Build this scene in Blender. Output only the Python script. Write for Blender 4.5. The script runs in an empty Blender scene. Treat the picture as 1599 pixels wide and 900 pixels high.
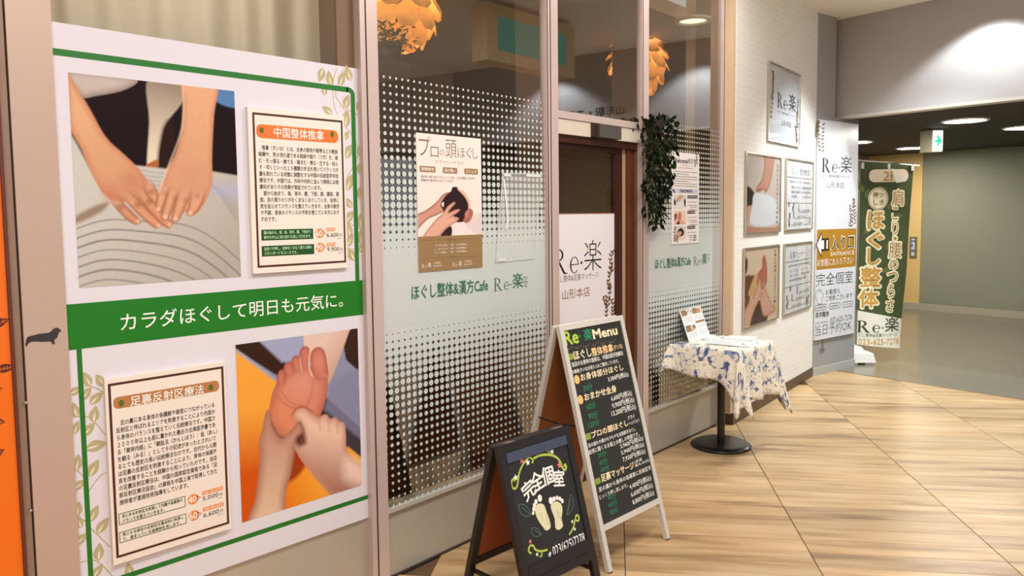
import bpy, bmesh, math, random
import numpy as np
from mathutils import Vector, Matrix
random.seed(7); rng = np.random.default_rng(7)
sc = bpy.context.scene
C = sc.collection
# ------------------------------------------------------------------ camera
FPX = 1180.0
CAM = np.array([0.0, -2.5549, 1.6])
YAW, PITCH, ROLL, SHY = 0.84866, 0.07106, -0.011127, -30.04
fwd = np.array([math.sin(YAW)*math.cos(PITCH), math.cos(YAW)*math.cos(PITCH), -math.sin(PITCH)])
rgt = np.array([math.cos(YAW), -math.sin(YAW), 0.0]); upv = np.cross(rgt, fwd)
rgt, upv = (math.cos(ROLL)*rgt+math.sin(ROLL)*upv, -math.sin(ROLL)*rgt+math.cos(ROLL)*upv)
cd = bpy.data.cameras.new('camera'); cam = bpy.data.objects.new('camera', cd); C.objects.link(cam)
cd.sensor_width = 36.0; cd.lens = FPX*36.0/1599.0; cd.shift_y = SHY/1599.0; cd.shift_x = -0.5/1599.0
cd.clip_start = 0.05; cd.clip_end = 100
M3 = Matrix((rgt, upv, -fwd)).transposed()
cam.matrix_world = Matrix.Translation(CAM) @ M3.to_4x4()
sc.camera = cam
# ------------------------------------------------------------------ world, lights, exposure
wd = bpy.data.worlds.new('world'); sc.world = wd; wd.use_nodes = True
bg = wd.node_tree.nodes['Background']; bg.inputs[0].default_value = (0.93, 0.95, 1.0, 1); bg.inputs[1].default_value = 0.75
sc.view_settings.view_transform = 'Standard'; sc.view_settings.look = 'None'
sc.view_settings.gamma = 1; sc.view_settings.use_curve_mapping = False
sc.view_settings.exposure = -0.14
def area(name, loc, sx, sy, power, col, rot=(0, 0, 0)):
    l = bpy.data.lights.new(name, 'AREA'); l.shape = 'RECTANGLE'; l.size = sx; l.size_y = sy; l.energy = power; l.color = col
    o = bpy.data.objects.new(name, l); C.objects.link(o); o.location = loc; o.rotation_euler = rot; return o
def spot(name, loc, target, size, power, col, blend=0.3, rad=0.04):
    l = bpy.data.lights.new(name, 'SPOT'); l.spot_size = math.radians(size); l.energy = power; l.color = col; l.spot_blend = blend; l.shadow_soft_size = rad
    o = bpy.data.objects.new(name, l); C.objects.link(o); o.location = loc
    o.rotation_euler = (Vector(target)-Vector(loc)).to_track_quat('-Z', 'Y').to_euler(); return o
WARM = (1.0, 0.965, 0.925); COOL = (0.86, 0.95, 1.0)
for x, y, e in ((-0.9, -2.0, 44), (1.1, -2.0, 52), (3.0, -1.7, 56), (4.5, -0.62, 24), (-1.8, -4.2, 50), (0.2, -4.6, 50)):
    area('corridor_ceiling_light', (x, y, 3.44), 1.2, 0.3, e, WARM)
spot('header_downlight', (7.20, -1.28, 3.44), (7.22, -1.28, 0), 112, 105, COOL, 0.35, 0.03)
spot('header_downlight', (6.93, -3.05, 3.44), (6.95, -3.05, 0), 112, 105, COOL, 0.35, 0.03)
spot('wall_downlight', (6.75, -1.05, 3.44), (6.80, -0.55, 0), 100, 330, COOL, 0.7, 0.05)
# ------------------------------------------------------------------ materials
def lin(c):
    c = np.asarray(c, float)/255.0
    return np.where(c <= 0.04045, c/12.92, ((c+0.055)/1.055)**2.4)
MATS = {}
def mat(name, col, rough=0.6, metal=0.0, var=0.06, scale=6.0, spec=0.5, bump=0.0, bscale=80.0, coat=0.0):
    if name in MATS: return MATS[name]
    m = bpy.data.materials.new(name); m.use_nodes = True; nt = m.node_tree; b = nt.nodes['Principled BSDF']
    c = lin(col)
    tc = nt.nodes.new('ShaderNodeTexCoord'); ns = nt.nodes.new('ShaderNodeTexNoise'); ns.inputs['Scale'].default_value = scale; ns.inputs['Detail'].default_value = 3
    nt.links.new(tc.outputs['Object'], ns.inputs['Vector'])
    mx = nt.nodes.new('ShaderNodeMix'); mx.data_type = 'RGBA'
    mx.inputs[6].default_value = (*np.clip(c*(1-var), 0, 1), 1); mx.inputs[7].default_value = (*np.clip(c*(1+var), 0, 1), 1)
    nt.links.new(ns.outputs['Fac'], mx.inputs[0]); nt.links.new(mx.outputs[2], b.inputs['Base Color'])
    b.inputs['Roughness'].default_value = rough; b.inputs['Metallic'].default_value = metal
    b.inputs['Specular IOR Level'].default_value = 0.1 if name.startswith('ivy') else spec; b.inputs['Coat Weight'].default_value = coat
    if bump > 0:
        n2 = nt.nodes.new('ShaderNodeTexNoise'); n2.inputs['Scale'].default_value = bscale; nt.links.new(tc.outputs['Object'], n2.inputs['Vector'])
        bp = nt.nodes.new('ShaderNodeBump'); bp.inputs['Strength'].default_value = bump; bp.inputs['Distance'].default_value = 0.002
        nt.links.new(n2.outputs['Fac'], bp.inputs['Height']); nt.links.new(bp.outputs['Normal'], b.inputs['Normal'])
    MATS[name] = m; return m
def emit(name, col, strength):
    m = bpy.data.materials.new(name); m.use_nodes = True; nt = m.node_tree; b = nt.nodes['Principled BSDF']
    b.inputs['Base Color'].default_value = (*lin(col), 1); b.inputs['Emission Color'].default_value = (*lin(col), 1); b.inputs['Emission Strength'].default_value = strength
    MATS[name] = m; return m
def glassmat(name, tint=(235, 240, 235), refl=1.5, ior=1.5, rough=0.0):
    m = bpy.data.materials.new(name); m.use_nodes = True; nt = m.node_tree; N = nt.nodes; L = nt.links
    for n in list(N): N.remove(n)
    out = N.new('ShaderNodeOutputMaterial'); t = N.new('ShaderNodeBsdfTransparent'); t.inputs[0].default_value = (*lin(tint), 1)
    g = N.new('ShaderNodeBsdfGlossy'); g.inputs['Roughness'].default_value = rough
    lw = N.new('ShaderNodeLayerWeight'); lw.inputs[0].default_value = 0.5
    pw = N.new('ShaderNodeMath'); pw.operation = 'POWER'; pw.inputs[1].default_value = 4.0; L.new(lw.outputs['Facing'], pw.inputs[0])
    mu = N.new('ShaderNodeMath'); mu.operation = 'MULTIPLY_ADD'; mu.use_clamp = True; mu.inputs[1].default_value = 0.9; mu.inputs[2].default_value = refl; L.new(pw.outputs[0], mu.inputs[0])
    mx = N.new('ShaderNodeMixShader'); L.new(mu.outputs[0], mx.inputs[0]); L.new(t.outputs[0], mx.inputs[1]); L.new(g.outputs[0], mx.inputs[2]); L.new(mx.outputs[0], out.inputs[0])
    MATS[name] = m; return m
def printmat(name='photo_print', rough=0.35):
    m = bpy.data.materials.new(name); m.use_nodes = True; nt = m.node_tree; b = nt.nodes['Principled BSDF']
    a = nt.nodes.new('ShaderNodeAttribute'); a.attribute_name = 'Col'; nt.links.new(a.outputs['Color'], b.inputs['Base Color'])
    b.inputs['Roughness'].default_value = rough; b.inputs['Specular IOR Level'].default_value = 0.2; MATS[name] = m; return m
PRINT = printmat()
WHITEP = mat('poster_white', (224, 219, 229), 0.45, var=0.015)
GREEN = mat('poster_green', (8, 118, 14), 0.45, var=0.02)
LGREEN = mat('line_green', (24, 114, 32), 0.45, var=0.02)
OLIVE = mat('leaf_olive', (184, 172, 132), 0.5, var=0.04)
OLIVEL = mat('leaf_vein', (232, 226, 205), 0.5, var=0.02)
CREAM = mat('card_cream', (240, 228, 218), 0.5, var=0.015)
BROWNL = mat('border_brown', (78, 30, 14), 0.5, var=0.05)
INK = mat('ink_dark', (30, 24, 24), 0.55, var=0.05)
INKG = mat('ink_grey', (92, 86, 80), 0.55, var=0.05)
INKW = mat('ink_white', (248, 246, 240), 0.5, var=0.01)
ORANGE = mat('ink_orange', (238, 142, 62), 0.5, var=0.03)
TAN = mat('ink_tan', (184, 122, 72), 0.5, var=0.03)
DKGREEN = mat('ink_dark_green', (16, 74, 18), 0.5, var=0.03)
BROWNP = mat('panel_brown', (150, 120, 80), 0.5, var=0.03)
INKB = mat('ink_brown', (112, 78, 42), 0.5, var=0.03)
GOLD = mat('ink_gold', (176, 128, 34), 0.45, var=0.04)
FILMG = mat('ink_film_green', (40, 112, 78), 0.5, var=0.02)
METAL = mat('post_metal', (206, 186, 180), 0.38, 0.2, var=0.03, scale=3)
METALK = mat('kick_metal', (186, 178, 164), 0.36, 0.25, var=0.10, scale=2.5)
PILLAR = mat('pillar_metal', (198, 172, 158), 0.42, 0.25, var=0.05, scale=1.5)
JAMB = mat('jamb_brown', (120, 92, 68), 0.5, 0.0, var=0.06)
DARKRED = mat('post_gasket', (52, 26, 22), 0.5)
GLASS = glassmat('window_glass', (220, 214, 202), 0.27)
FRAMEGL = glassmat('poster_glazing', (250, 250, 250), 0.05, rough=0.03)
# ------------------------------------------------------------------ frames and mesh helpers
def ray(x, y):
    return fwd+rgt*((x-800.0)/FPX)-upv*((y-450.0-SHY)/FPX)
def gz(x, y, z=0.0):
    d = ray(x, y); return CAM+d*((z-CAM[2])/d[2])
class Frame:
    """a flat face of the place: origin, u (right), v (up the face), n (towards the corridor)"""
    def __init__(s, o, u, v=(0, 0, 1)):
        s.o = np.array(o, float); s.u = np.array(u, float); s.u /= np.linalg.norm(s.u)
        v = np.array(v, float); v = v-(v@s.u)*s.u; s.v = v/np.linalg.norm(v); s.n = np.cross(s.u, s.v)
    def off(s, w):
        return Frame(s.o+s.n*w, s.u, s.v)
    def px(s, x, y):
        d = ray(x, y); t = ((s.o-CAM)@s.n)/(d@s.n); P = CAM+t*d-s.o; return float(P@s.u), float(P@s.v)
    def q(s, xl, yt, yb, xr):
        u0, v1 = s.px(xl, yt); u0b, v0 = s.px(xl, yb); u0 = 0.5*(u0+u0b); vm = 0.5*(v0+v1)
        lo, hi = -600.0, 1600.0
        for _ in range(40):
            m = 0.5*(lo+hi)
            if s.px(xr, m)[1] > vm: lo = m
            else: hi = m
        return u0, v0, s.px(xr, lo)[0], v1
    def M(s, u=0, v=0, w=0):
        P = s.o+s.u*u+s.v*v+s.n*w
        return Matrix(((s.u[0], s.v[0], s.n[0], P[0]), (s.u[1], s.v[1], s.n[1], P[1]), (s.u[2], s.v[2], s.n[2], P[2]), (0, 0, 0, 1)))
WORLD = Frame((0, 0, 0), (1, 0, 0), (0, 1, 0))
BASE = {}
def tag(o, label=None, cat=None, group=None, kind=None):
    if label: o['label'] = label
    if cat: o['category'] = cat
    if group: o['group'] = group
    if kind: o['kind'] = kind
    return o
def thing(name, label, cat, fr=WORLD, base=(0, 0, 0), group=None, kind=None):
    o = bpy.data.objects.new(name, None); C.objects.link(o); o.empty_display_size = 0.05
    b = tuple(base)+(0,)*(3-len(base)); o.matrix_world = fr.M(*b); BASE[o.name] = np.array(b, float)
    return tag(o, label, cat, group, kind)
def mesh_obj(name, verts, faces, m, parent=None, fr=None, smooth=False, warp=None):
    v = np.asarray(verts, float).reshape(-1, 3)
    if warp is not None: v = np.array([warp(*p) for p in v])
    if parent is not None:
        b = BASE[parent.name]; v = v-b
    me = bpy.data.meshes.new(name); me.from_pydata(v.tolist(), [], [list(f) for f in faces])
    me.validate(); me.update()
    o = bpy.data.objects.new(name, me); C.objects.link(o)
    if m: me.materials.append(m)
    if smooth:
        for p in me.polygons: p.use_smooth = True
    if parent is not None: o.parent = parent; BASE[o.name] = b
    elif fr is not None: o.matrix_world = fr.M(); BASE[o.name] = np.zeros(3)
    return o
class MB:
    def __init__(s): s.v = []; s.f = []; s.g = []
    def add(s, vs, fs):
        k = len(s.v); s.g.append((k, len(s.f))); s.v += [tuple(map(float, p)) for p in vs]; s.f += [tuple(i+k for i in f) for f in fs]; return s
    def box(s, x0, x1, y0, y1, z0, z1):
        return s.add([(x0, y0, z0), (x1, y0, z0), (x1, y1, z0), (x0, y1, z0), (x0, y0, z1), (x1, y0, z1), (x1, y1, z1), (x0, y1, z1)],
                     [(0, 3, 2, 1), (4, 5, 6, 7), (0, 1, 5, 4), (1, 2, 6, 5), (2, 3, 7, 6), (3, 0, 4, 7)])
    def prism(s, poly, w0, w1):
        n = len(poly); a = sum(poly[i][0]*poly[(i+1) % n][1]-poly[(i+1) % n][0]*poly[i][1] for i in range(n))
        if a < 0: poly = poly[::-1]
        return s.add([(p[0], p[1], w0) for p in poly]+[(p[0], p[1], w1) for p in poly],
                     [tuple(range(n-1, -1, -1)), tuple(range(n, 2*n))]+[(i, (i+1) % n, n+(i+1) % n, n+i) for i in range(n)])
    def flat(s, poly, w):
        n = len(poly); a = sum(poly[i][0]*poly[(i+1) % n][1]-poly[(i+1) % n][0]*poly[i][1] for i in range(n))
        if a < 0: poly = poly[::-1]
        return s.add([(p[0], p[1], w) for p in poly], [tuple(range(n))])
    def stroke(s, pts, wd, w, closed=False):
        pts = [np.array(p[:2], float) for p in pts]; n = len(pts); L = []; R = []
        for i in range(n):
            a = pts[(i-1) % n] if (i > 0 or closed) else pts[i]; b = pts[(i+1) % n] if (i < n-1 or closed) else pts[i]
            t = b-a; t = t/(np.linalg.norm(t)+1e-9); nn = np.array([-t[1], t[0]])*wd*0.5
            L.append(pts[i]+nn); R.append(pts[i]-nn)
        k = n if closed else n-1
        vs = [(p[0], p[1], w) for p in L]+[(p[0], p[1], w) for p in R]
        return s.add(vs, [(n+i, n+(i+1) % n, (i+1) % n, i) for i in range(k)])
    def bar(s, p, q, wa, wb, ref=(0, 1, 0)):
        p = np.array(p, float); q = np.array(q, float); d = q-p; d /= np.linalg.norm(d)
        r = np.array(ref, float); a = np.cross(d, r); a /= np.linalg.norm(a); b = np.cross(a, d)
        vs = [P+a*sx*wa/2+b*sy*wb/2 for P in (p, q) for sx, sy in ((-1, -1), (1, -1), (1, 1), (-1, 1))]
        return s.add(vs, [(0, 3, 2, 1), (4, 5, 6, 7), (0, 1, 5, 4), (1, 2, 6, 5), (2, 3, 7, 6), (3, 0, 4, 7)])
    def tube(s, pts, r, seg=8):
        pts = [np.array(p, float) for p in pts]; n = len(pts); vs = []
        for i, P in enumerate(pts):
            d = pts[min(i+1, n-1)]-pts[max(i-1, 0)]; d /= np.linalg.norm(d)+1e-9
            a = np.cross(d, (0, 0, 1) if abs(d[2]) < 0.9 else (1, 0, 0)); a /= np.linalg.norm(a); b = np.cross(d, a)
            rr = r[i] if hasattr(r, '__len__') else r
            vs += [P+rr*(math.cos(2*math.pi*k/seg)*a+math.sin(2*math.pi*k/seg)*b) for k in range(seg)]
        fs = [(i*seg+k, i*seg+(k+1) % seg, (i+1)*seg+(k+1) % seg, (i+1)*seg+k) for i in range(n-1) for k in range(seg)]
        fs += [tuple(range(seg-1, -1, -1)), tuple((n-1)*seg+k for k in range(seg))]
        return s.add(vs, fs)
    def lathe(s, prof, c=(0, 0, 0), seg=32):
        vs = [(c[0]+r*math.cos(2*math.pi*k/seg), c[1]+r*math.sin(2*math.pi*k/seg), c[2]+z) for r, z in prof for k in range(seg)]
        n = len(prof)
        fs = [(i*seg+k, i*seg+(k+1) % seg, (i+1)*seg+(k+1) % seg, (i+1)*seg+k) for i in range(n-1) for k in range(seg)]
        return s.add(vs, fs)
    def build(s, name, m, parent=None, fr=None, smooth=False, warp=None):
        return mesh_obj(name, s.v, s.f, m, parent, fr, smooth, warp)
    def each(s, name, m, parent, warp=None):
        g = s.g+[(len(s.v), len(s.f))]
        return [mesh_obj(name, s.v[g[i][0]:g[i+1][0]], [tuple(k-g[i][0] for k in f) for f in s.f[g[i][1]:g[i+1][1]]], m, parent, warp=warp) for i in range(len(g)-1)]
    def stuff(s, name, m, parent, warp=None):
        o = s.build(name, m, parent, warp=warp); o['kind'] = 'stuff'; return o
def rr(q, r, k=5):
    u0, v0, u1, v1 = q; r = min(r, (u1-u0)/2*0.99, (v1-v0)/2*0.99); P = []
    for cx, cy, a0 in ((u1-r, v1-r, 0), (u0+r, v1-r, 90), (u0+r, v0+r, 180), (u1-r, v0+r, 270)):
        P += [(cx+r*math.cos(math.radians(a0+90*i/k)), cy+r*math.sin(math.radians(a0+90*i/k))) for i in range(k+1)]
    return P
def rect(q): return [(q[0], q[1]), (q[2], q[1]), (q[2], q[3]), (q[0], q[3])]
def ell(c, a, b, n=20): return [(c[0]+a*math.cos(2*math.pi*i/n), c[1]+b*math.sin(2*math.pi*i/n)) for i in range(n)]
def ring(q, t, w, mb):
    u0, v0, u1, v1 = q
    for r in ((u0, v0, u1, v0+t), (u0, v1-t, u1, v1), (u0, v0+t, u0+t, v1-t), (u1-t, v0+t, u1, v1-t)): mb.flat(rect(r), w)
    return mb
def spline(pts, k=6, closed=False):
    P = [np.array(p, float) for p in pts]; n = len(P); out = []
    for i in range(n if closed else n-1):
        a, b, c, d = (P[(i-1) % n], P[i], P[(i+1) % n], P[(i+2) % n]) if closed else (P[max(i-1, 0)], P[i], P[i+1], P[min(i+2, n-1)])
        for j in range(k):
            t = j/k; out.append(0.5*((2*b)+(c-a)*t+(2*a-5*b+4*c-d)*t*t+(3*b-a-3*c+d)*t**3))
    if not closed: out.append(P[-1])
    return [tuple(p) for p in out]
_tc = bpy.data.curves.new('tmp_text', 'FONT'); _tc.resolution_u = 2
_to = bpy.data.objects.new('tmp_text', _tc); C.objects.link(_to)
def textgeo(s, off=0.0, line=1.0, sp=1.0):
    _tc.body = s; _tc.offset = off; _tc.space_line = line; _tc.space_character = sp
    dg = bpy.context.evaluated_depsgraph_get(); dg.update()
    me = bpy.data.meshes.new_from_object(_to.evaluated_get(dg))
    n = len(me.vertices); v = np.empty(n*3); me.vertices.foreach_get('co', v); v = v.reshape(-1, 3)
    f = [tuple(p.vertices) for p in me.polygons]; bpy.data.meshes.remove(me); return v, f
class Text:
    """collects lettering of one colour on one face"""
    def __init__(s): s.mb = MB()
    def add(s, st, q, w, off=0.0, line=1.0, rot=0.0, keep=None, shear=0.0):
        v, f = textgeo(st, min(off, 0.0), line)
        if len(v) == 0: return s
        lo = v.min(0); hi = v.max(0); u0, v0, u1, v1 = q
        sx = (u1-u0)/max(hi[0]-lo[0], 1e-6); sy = (v1-v0)/max(hi[1]-lo[1], 1e-6)
        if keep == 'h': sx = sy
        x = (v[:, 0]-lo[0])*sx; y = (v[:, 1]-lo[1])*sy; x = x+shear*y
        if rot:
            cx, cy = (u1-u0)/2, (v1-v0)/2; c, sn = math.cos(rot), math.sin(rot); x, y = cx+(x-cx)*c-(y-cy)*sn, cy+(x-cx)*sn+(y-cy)*c
        sh = [(0.0, 0.0)]
        if off > 0:
            d = off*0.8; n = 4 if off < 0.03 else 12
            sh += [(math.cos(2*math.pi*i/n)*d*sx, math.sin(2*math.pi*i/n)*d*sy) for i in range(n)]
        for i, (dx, dy) in enumerate(sh): s.mb.add(np.stack([u0+x+dx, v0+y+dy, np.full(len(x), w+i*4e-5)], 1), f)
        return s
    def build(s, name, m, parent, warp=None): o = s.mb.build(name, m, parent, warp=warp); o['kind'] = 'stuff'; return o
def logo(par, q, w, m, mk=None, wt=1.0, nameit='logo', warp=None, only=None, boff=0.0):
    """the shop's mark: serif R and e, a dot, and one kanji"""
    u0, v0, u1, v1 = q; W = u1-u0; H = v1-v0; mb = MB()
    def P(x, y, cx, cw, cy, ch): return (u0+W*(cx+cw*x), v0+H*(cy+ch*y))
    R_ = (0.0, 0.30, 0.0, 0.80); e_ = (0.335, 0.19, 0.0, 0.50)
    def pol(g, pts): mb.flat([P(x, y, *g) for x, y in pts], w)
    t = 0.10*wt
    pol(R_, [(0.14, 0), (0.14+1.35*t, 0), (0.14+1.35*t, 1), (0.14, 1)]); pol(R_, [(0, 0), (0.42, 0), (0.42, 0.03), (0, 0.03)]); pol(R_, [(0, 0.97), (0.36, 0.97), (0.36, 1), (0, 1)])
    out = [(0.30+0.42*math.cos(a), 0.74+0.26*math.sin(a)) for a in np.linspace(math.pi/2, -math.pi/2, 14)]
    inn = [(0.30+(0.42-1.4*t)*math.cos(a), 0.74+0.225*math.sin(a)) for a in np.linspace(math.pi/2, -math.pi/2, 14)]
    for i in range(13): pol(R_, [out[i], out[i+1], inn[i+1], inn[i]])
    pol(R_, [(0.16, 0.965), (0.31, 0.965), (0.31, 1), (0.16, 1)]); pol(R_, [(0.16, 0.48), (0.31, 0.48), (0.31, 0.515), (0.16, 0.515)])
    pol(R_, [(0.36, 0.49), (0.36+1.5*t, 0.49), (0.72+1.3*t, 0.05), (0.98, 0.03), (0.98, 0), (0.80, -0.01), (0.70, 0.02)])
    A = np.linspace(0.0, 1.78*math.pi, 26); o2 = [(0.5+0.46*math.cos(a), 0.5+0.52*math.sin(a)) for a in A]
    i2 = [(0.5+(0.46-1.35*t*(0.75+0.6*max(0, -math.cos(a))))*math.cos(a), 0.5+0.47*math.sin(a)) for a in A]
    for i in range(25): pol(e_, [o2[i], o2[i+1], i2[i+1], i2[i]])
    pol(e_, [(0.1, 0.50), (0.96, 0.50), (0.96, 0.56), (0.1, 0.56)])
    mb.flat(ell((u0+W*0.575, v0+H*0.30), W*0.020, W*0.020 if H > W*0.4 else H*0.05, 12), w)
    tx = Text(); tx.mb = mb; tx.add('楽', (u0+W*0.63, v0+H*0.02, u1, v1), w, boff)
    o = mb.build(nameit, m, par, warp=warp); o['kind'] = 'stuff'; return o
def leafpoly(c, L, Wd, ang, bend=0.15):
    P = []
    for i in range(9):
        t = i/8; P.append((t*L, Wd*math.sin(math.pi*t**0.8)*0.5+bend*L*t*(1-t)))
    for i in range(7, 0, -1):
        t = i/8; P.append((t*L, -Wd*math.sin(math.pi*t**0.8)*0.5+bend*L*t*(1-t)))
    ca, sa = math.cos(ang), math.sin(ang)
    return [(c[0]+x*ca-y*sa, c[1]+x*sa+y*ca) for x, y in P]
def sprig(mbl, c, hgt, wdt, w, n=8, lr=0.03, seed=1, stem=None):
    r = random.Random(seed); x, y = c; pts = []
    for i in range(n):
        t = i/(n-1); px = x+wdt*0.25*math.sin(3.5*t+seed); py = y+hgt*t; pts.append((px, py))
        for s in (-1, 1):
            a = math.pi/2-s*r.uniform(0.5, 1.1); mbl.flat(leafpoly((px, py), lr*r.uniform(0.7, 1.15), lr*0.42, a), w)
    if stem: stem.stroke(pts, lr*0.06, w)
# ------------------------------------------------------------------ printed photographs: colour laid on a fine mesh
class Photo:
    def __init__(s, fr, q, nu, nv, base):
        s.fr, s.quad = fr, q; s.nu, s.nv = nu, nv; u0, v0, u1, v1 = q
        U, V = np.meshgrid(np.linspace(u0, u1, nu), np.linspace(v0, v1, nv)); s.U = U.ravel(); s.V = V.ravel()
        s.P = np.stack([s.U, s.V], 1); s.col = np.tile(lin(base), (len(s.P), 1)); s.unit = (v1-v0)
    def c(s, pts): return np.array([s.fr.px(*p) for p in pts])
    def _sd(s, poly, closed=True):
        n = len(poly); d2 = np.full(len(s.P), 1e9); ins = np.zeros(len(s.P), bool)
        for i in range(n if closed else n-1):
            a = poly[i]; b = poly[(i+1) % n]; e = b-a; L = e@e+1e-12
            t = np.clip(((s.P-a)@e)/L, 0, 1); dd = s.P-(a+t[:, None]*e); d2 = np.minimum(d2, (dd*dd).sum(1))
            if closed:
                cnd = (a[1] > s.P[:, 1]) != (b[1] > s.P[:, 1])
                with np.errstate(divide='ignore', invalid='ignore'): xi = a[0]+(s.P[:, 1]-a[1])/(b[1]-a[1]+1e-15)*e[0]
                ins ^= cnd & (s.P[:, 0] < xi)
        d = np.sqrt(d2); return np.where(ins, -d, d)
    def blend(s, al, col): s.col = s.col*(1-al[:, None])+col*al[:, None]
    def poly(s, pts, col, soft=0.006, edge=None, ew=0.05, grad=None, sm=True, alpha=1.0, fade=None):
        pts = s.c(pts); pts = np.array(spline(pts, 5, True)) if sm else pts
        d = s._sd(pts); al = np.clip(0.5-d/(soft*s.unit), 0, 1)*alpha; cc = np.tile(lin(col), (len(d), 1))
        if grad is not None:
            c2, a, b = grad; a, b = s.c([a, b]); e = b-a; t = np.clip(((s.P-a)@e)/(e@e), 0, 1)[:, None]; cc = cc*(1-t)+lin(c2)*t
        if fade is not None:
            a, b = s.c(fade); e = b-a; t = np.clip(((s.P-a)@e)/(e@e), 0, 1); al = al*t*t*(3-2*t)
        if edge is not None:
            t = np.clip(1+d/(ew*s.unit), 0, 1)[:, None]**1.3; cc = cc*(1-t)+lin(edge)*t
        s.blend(al, cc); return s
    def line(s, pts, wd, col, soft=0.008, alpha=1.0):
        pts = np.array(spline(s.c(pts), 5)); d = s._sd(pts, False); s.blend(np.clip(0.5-(d-wd*s.unit*0.5)/(soft*s.unit), 0, 1)*alpha, np.tile(lin(col), (len(d), 1))); return s
    def dot(s, p, r, col, soft=0.03, alpha=1.0):
        a = s.c([p])[0]; d = np.sqrt(((s.P-a)**2).sum(1)); s.blend(np.clip(0.5-(d-r*s.unit)/(soft*s.unit), 0, 1)*alpha, np.tile(lin(col), (len(d), 1))); return s
    def noise(s, amt):
        s.col = np.clip(s.col*(1+rng.normal(0, amt, (len(s.P), 1))), 0, 1)
    def build(s, name, w, parent, label=None):
        nu, nv = s.nu, s.nv; idx = np.arange(nu*nv).reshape(nv, nu)
        f = np.stack([idx[:-1, :-1], idx[:-1, 1:], idx[1:, 1:], idx[1:, :-1]], -1).reshape(-1, 4)
        o = mesh_obj(name, np.stack([s.U, s.V, np.full(len(s.U), w)], 1), f.tolist(), PRINT, parent)
        at = o.data.color_attributes.new('Col', 'FLOAT_COLOR', 'POINT')
        at.data.foreach_set('color', np.concatenate([s.col, np.ones((len(s.U), 1))], 1).ravel())
        if label: o['label'] = label
        return o
# ================================================================== STRUCTURE
def struct(o): o['kind'] = 'structure'; return o
PA = -0.050355
F0 = Frame((0, 0, 0), (1, 0, 0))
FP = Frame((2.043, 0, 0), (math.cos(PA), math.sin(PA), 0))
WA, WB = np.array((5.296, -0.088, 0)), np.array((7.372, 0.066, 0))
FW = Frame(WA, WB-WA)
SA, SB = WB, np.array((8.13, -0.090, 0))
FS = Frame(SA, SB-SA)
HA, HB = np.array((7.779, -0.062, 0)), np.array((7.53, -1.639, 0))
FH = Frame(HA, HB-HA)
BA, BB = np.array((13.483, 0.746, 0)), np.array((13.196, -0.912, 0))
FB = Frame(BA, BB-BA)
CEIL = 3.47; CEIL2 = 2.52
# ---- wood plank floor
def plankmat():
    m = bpy.data.materials.new('oak_plank'); m.use_nodes = True; nt = m.node_tree; N = nt.nodes; L = nt.links; b = N['Principled BSDF']
    tc = N.new('ShaderNodeTexCoord'); oi = N.new('ShaderNodeObjectInfo'); ad = N.new('ShaderNodeVectorMath'); ad.operation = 'ADD'
    cb = N.new('ShaderNodeCombineXYZ'); ml = N.new('ShaderNodeMath'); ml.operation = 'MULTIPLY'; ml.inputs[1].default_value = 37.0
    L.new(oi.outputs['Random'], ml.inputs[0]); L.new(ml.outputs[0], cb.inputs[0]); L.new(ml.outputs[0], cb.inputs[1])
    L.new(tc.outputs['Object'], ad.inputs[0]); L.new(cb.outputs[0], ad.inputs[1])
    mp = N.new('ShaderNodeMapping'); mp.inputs['Scale'].default_value = (1.5, 15.0, 1.0); L.new(ad.outputs[0], mp.inputs[0])
    n1 = N.new('ShaderNodeTexNoise'); n1.inputs['Scale'].default_value = 1.0; n1.inputs['Detail'].default_value = 5; n1.inputs['Distortion'].default_value = 0.5; L.new(mp.outputs[0], n1.inputs['Vector'])
    mp2 = N.new('ShaderNodeMapping'); mp2.inputs['Scale'].default_value = (1.3, 6.0, 1.0); L.new(ad.outputs[0], mp2.inputs[0])
    n2 = N.new('ShaderNodeTexNoise'); n2.inputs['Scale'].default_value = 1.0; n2.inputs['Detail'].default_value = 2; L.new(mp2.outputs[0], n2.inputs['Vector'])
    mx0 = N.new('ShaderNodeMix'); mx0.inputs[0].default_value = 0.5; L.new(n1.outputs['Fac'], mx0.inputs[2]); L.new(n2.outputs['Fac'], mx0.inputs[3])
    rp = N.new('ShaderNodeValToRGB'); L.new(mx0.outputs[0], rp.inputs[0]); e = rp.color_ramp.elements
    e[0].position = 0.30; e[0].color = (*lin((118, 88, 56)), 1); e[1].position = 0.66; e[1].color = (*lin((214, 184, 142)), 1)
    k = e.new(0.46); k.color = (*lin((186, 152, 108)), 1)
    hs = N.new('ShaderNodeHueSaturation'); mr = N.new('ShaderNodeMapRange'); mr.inputs[3].default_value = 0.77; mr.inputs[4].default_value = 1.03
    L.new(oi.outputs['Random'], mr.inputs[0]); L.new(mr.outputs[0], hs.inputs['Value']); L.new(rp.outputs[0], hs.inputs['Color']); L.new(hs.outputs[0], b.inputs['Base Color'])
    b.inputs['Roughness'].default_value = 0.34; b.inputs['Specular IOR Level'].default_value = 0.45
    bp = N.new('ShaderNodeBump'); bp.inputs['Strength'].default_value = 0.08; bp.inputs['Distance'].default_value = 0.001; L.new(n1.outputs['Fac'], bp.inputs['Height']); L.new(bp.outputs[0], b.inputs['Normal'])
    return m
OAK = plankmat()
th = math.radians(33.58); vdir = np.array((math.cos(th), math.sin(th))); udir = np.array((vdir[1], -vdir[0]))
PL, PW = 0.8625, 0.14375
floor = struct(MB().box(-4, 7.9, -7, 0.4, -0.06, -0.008).build('floor', mat('floor_joint', (88, 66, 42), 0.8)))
BASE[floor.name] = np.zeros(3)
pm = MB(); g1, g2, bv = 0.0020, 0.0009, 0.0012
x0, x1, y0, y1 = -PL/2+g1, PL/2-g1, -PW/2+g2, PW/2-g2
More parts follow.
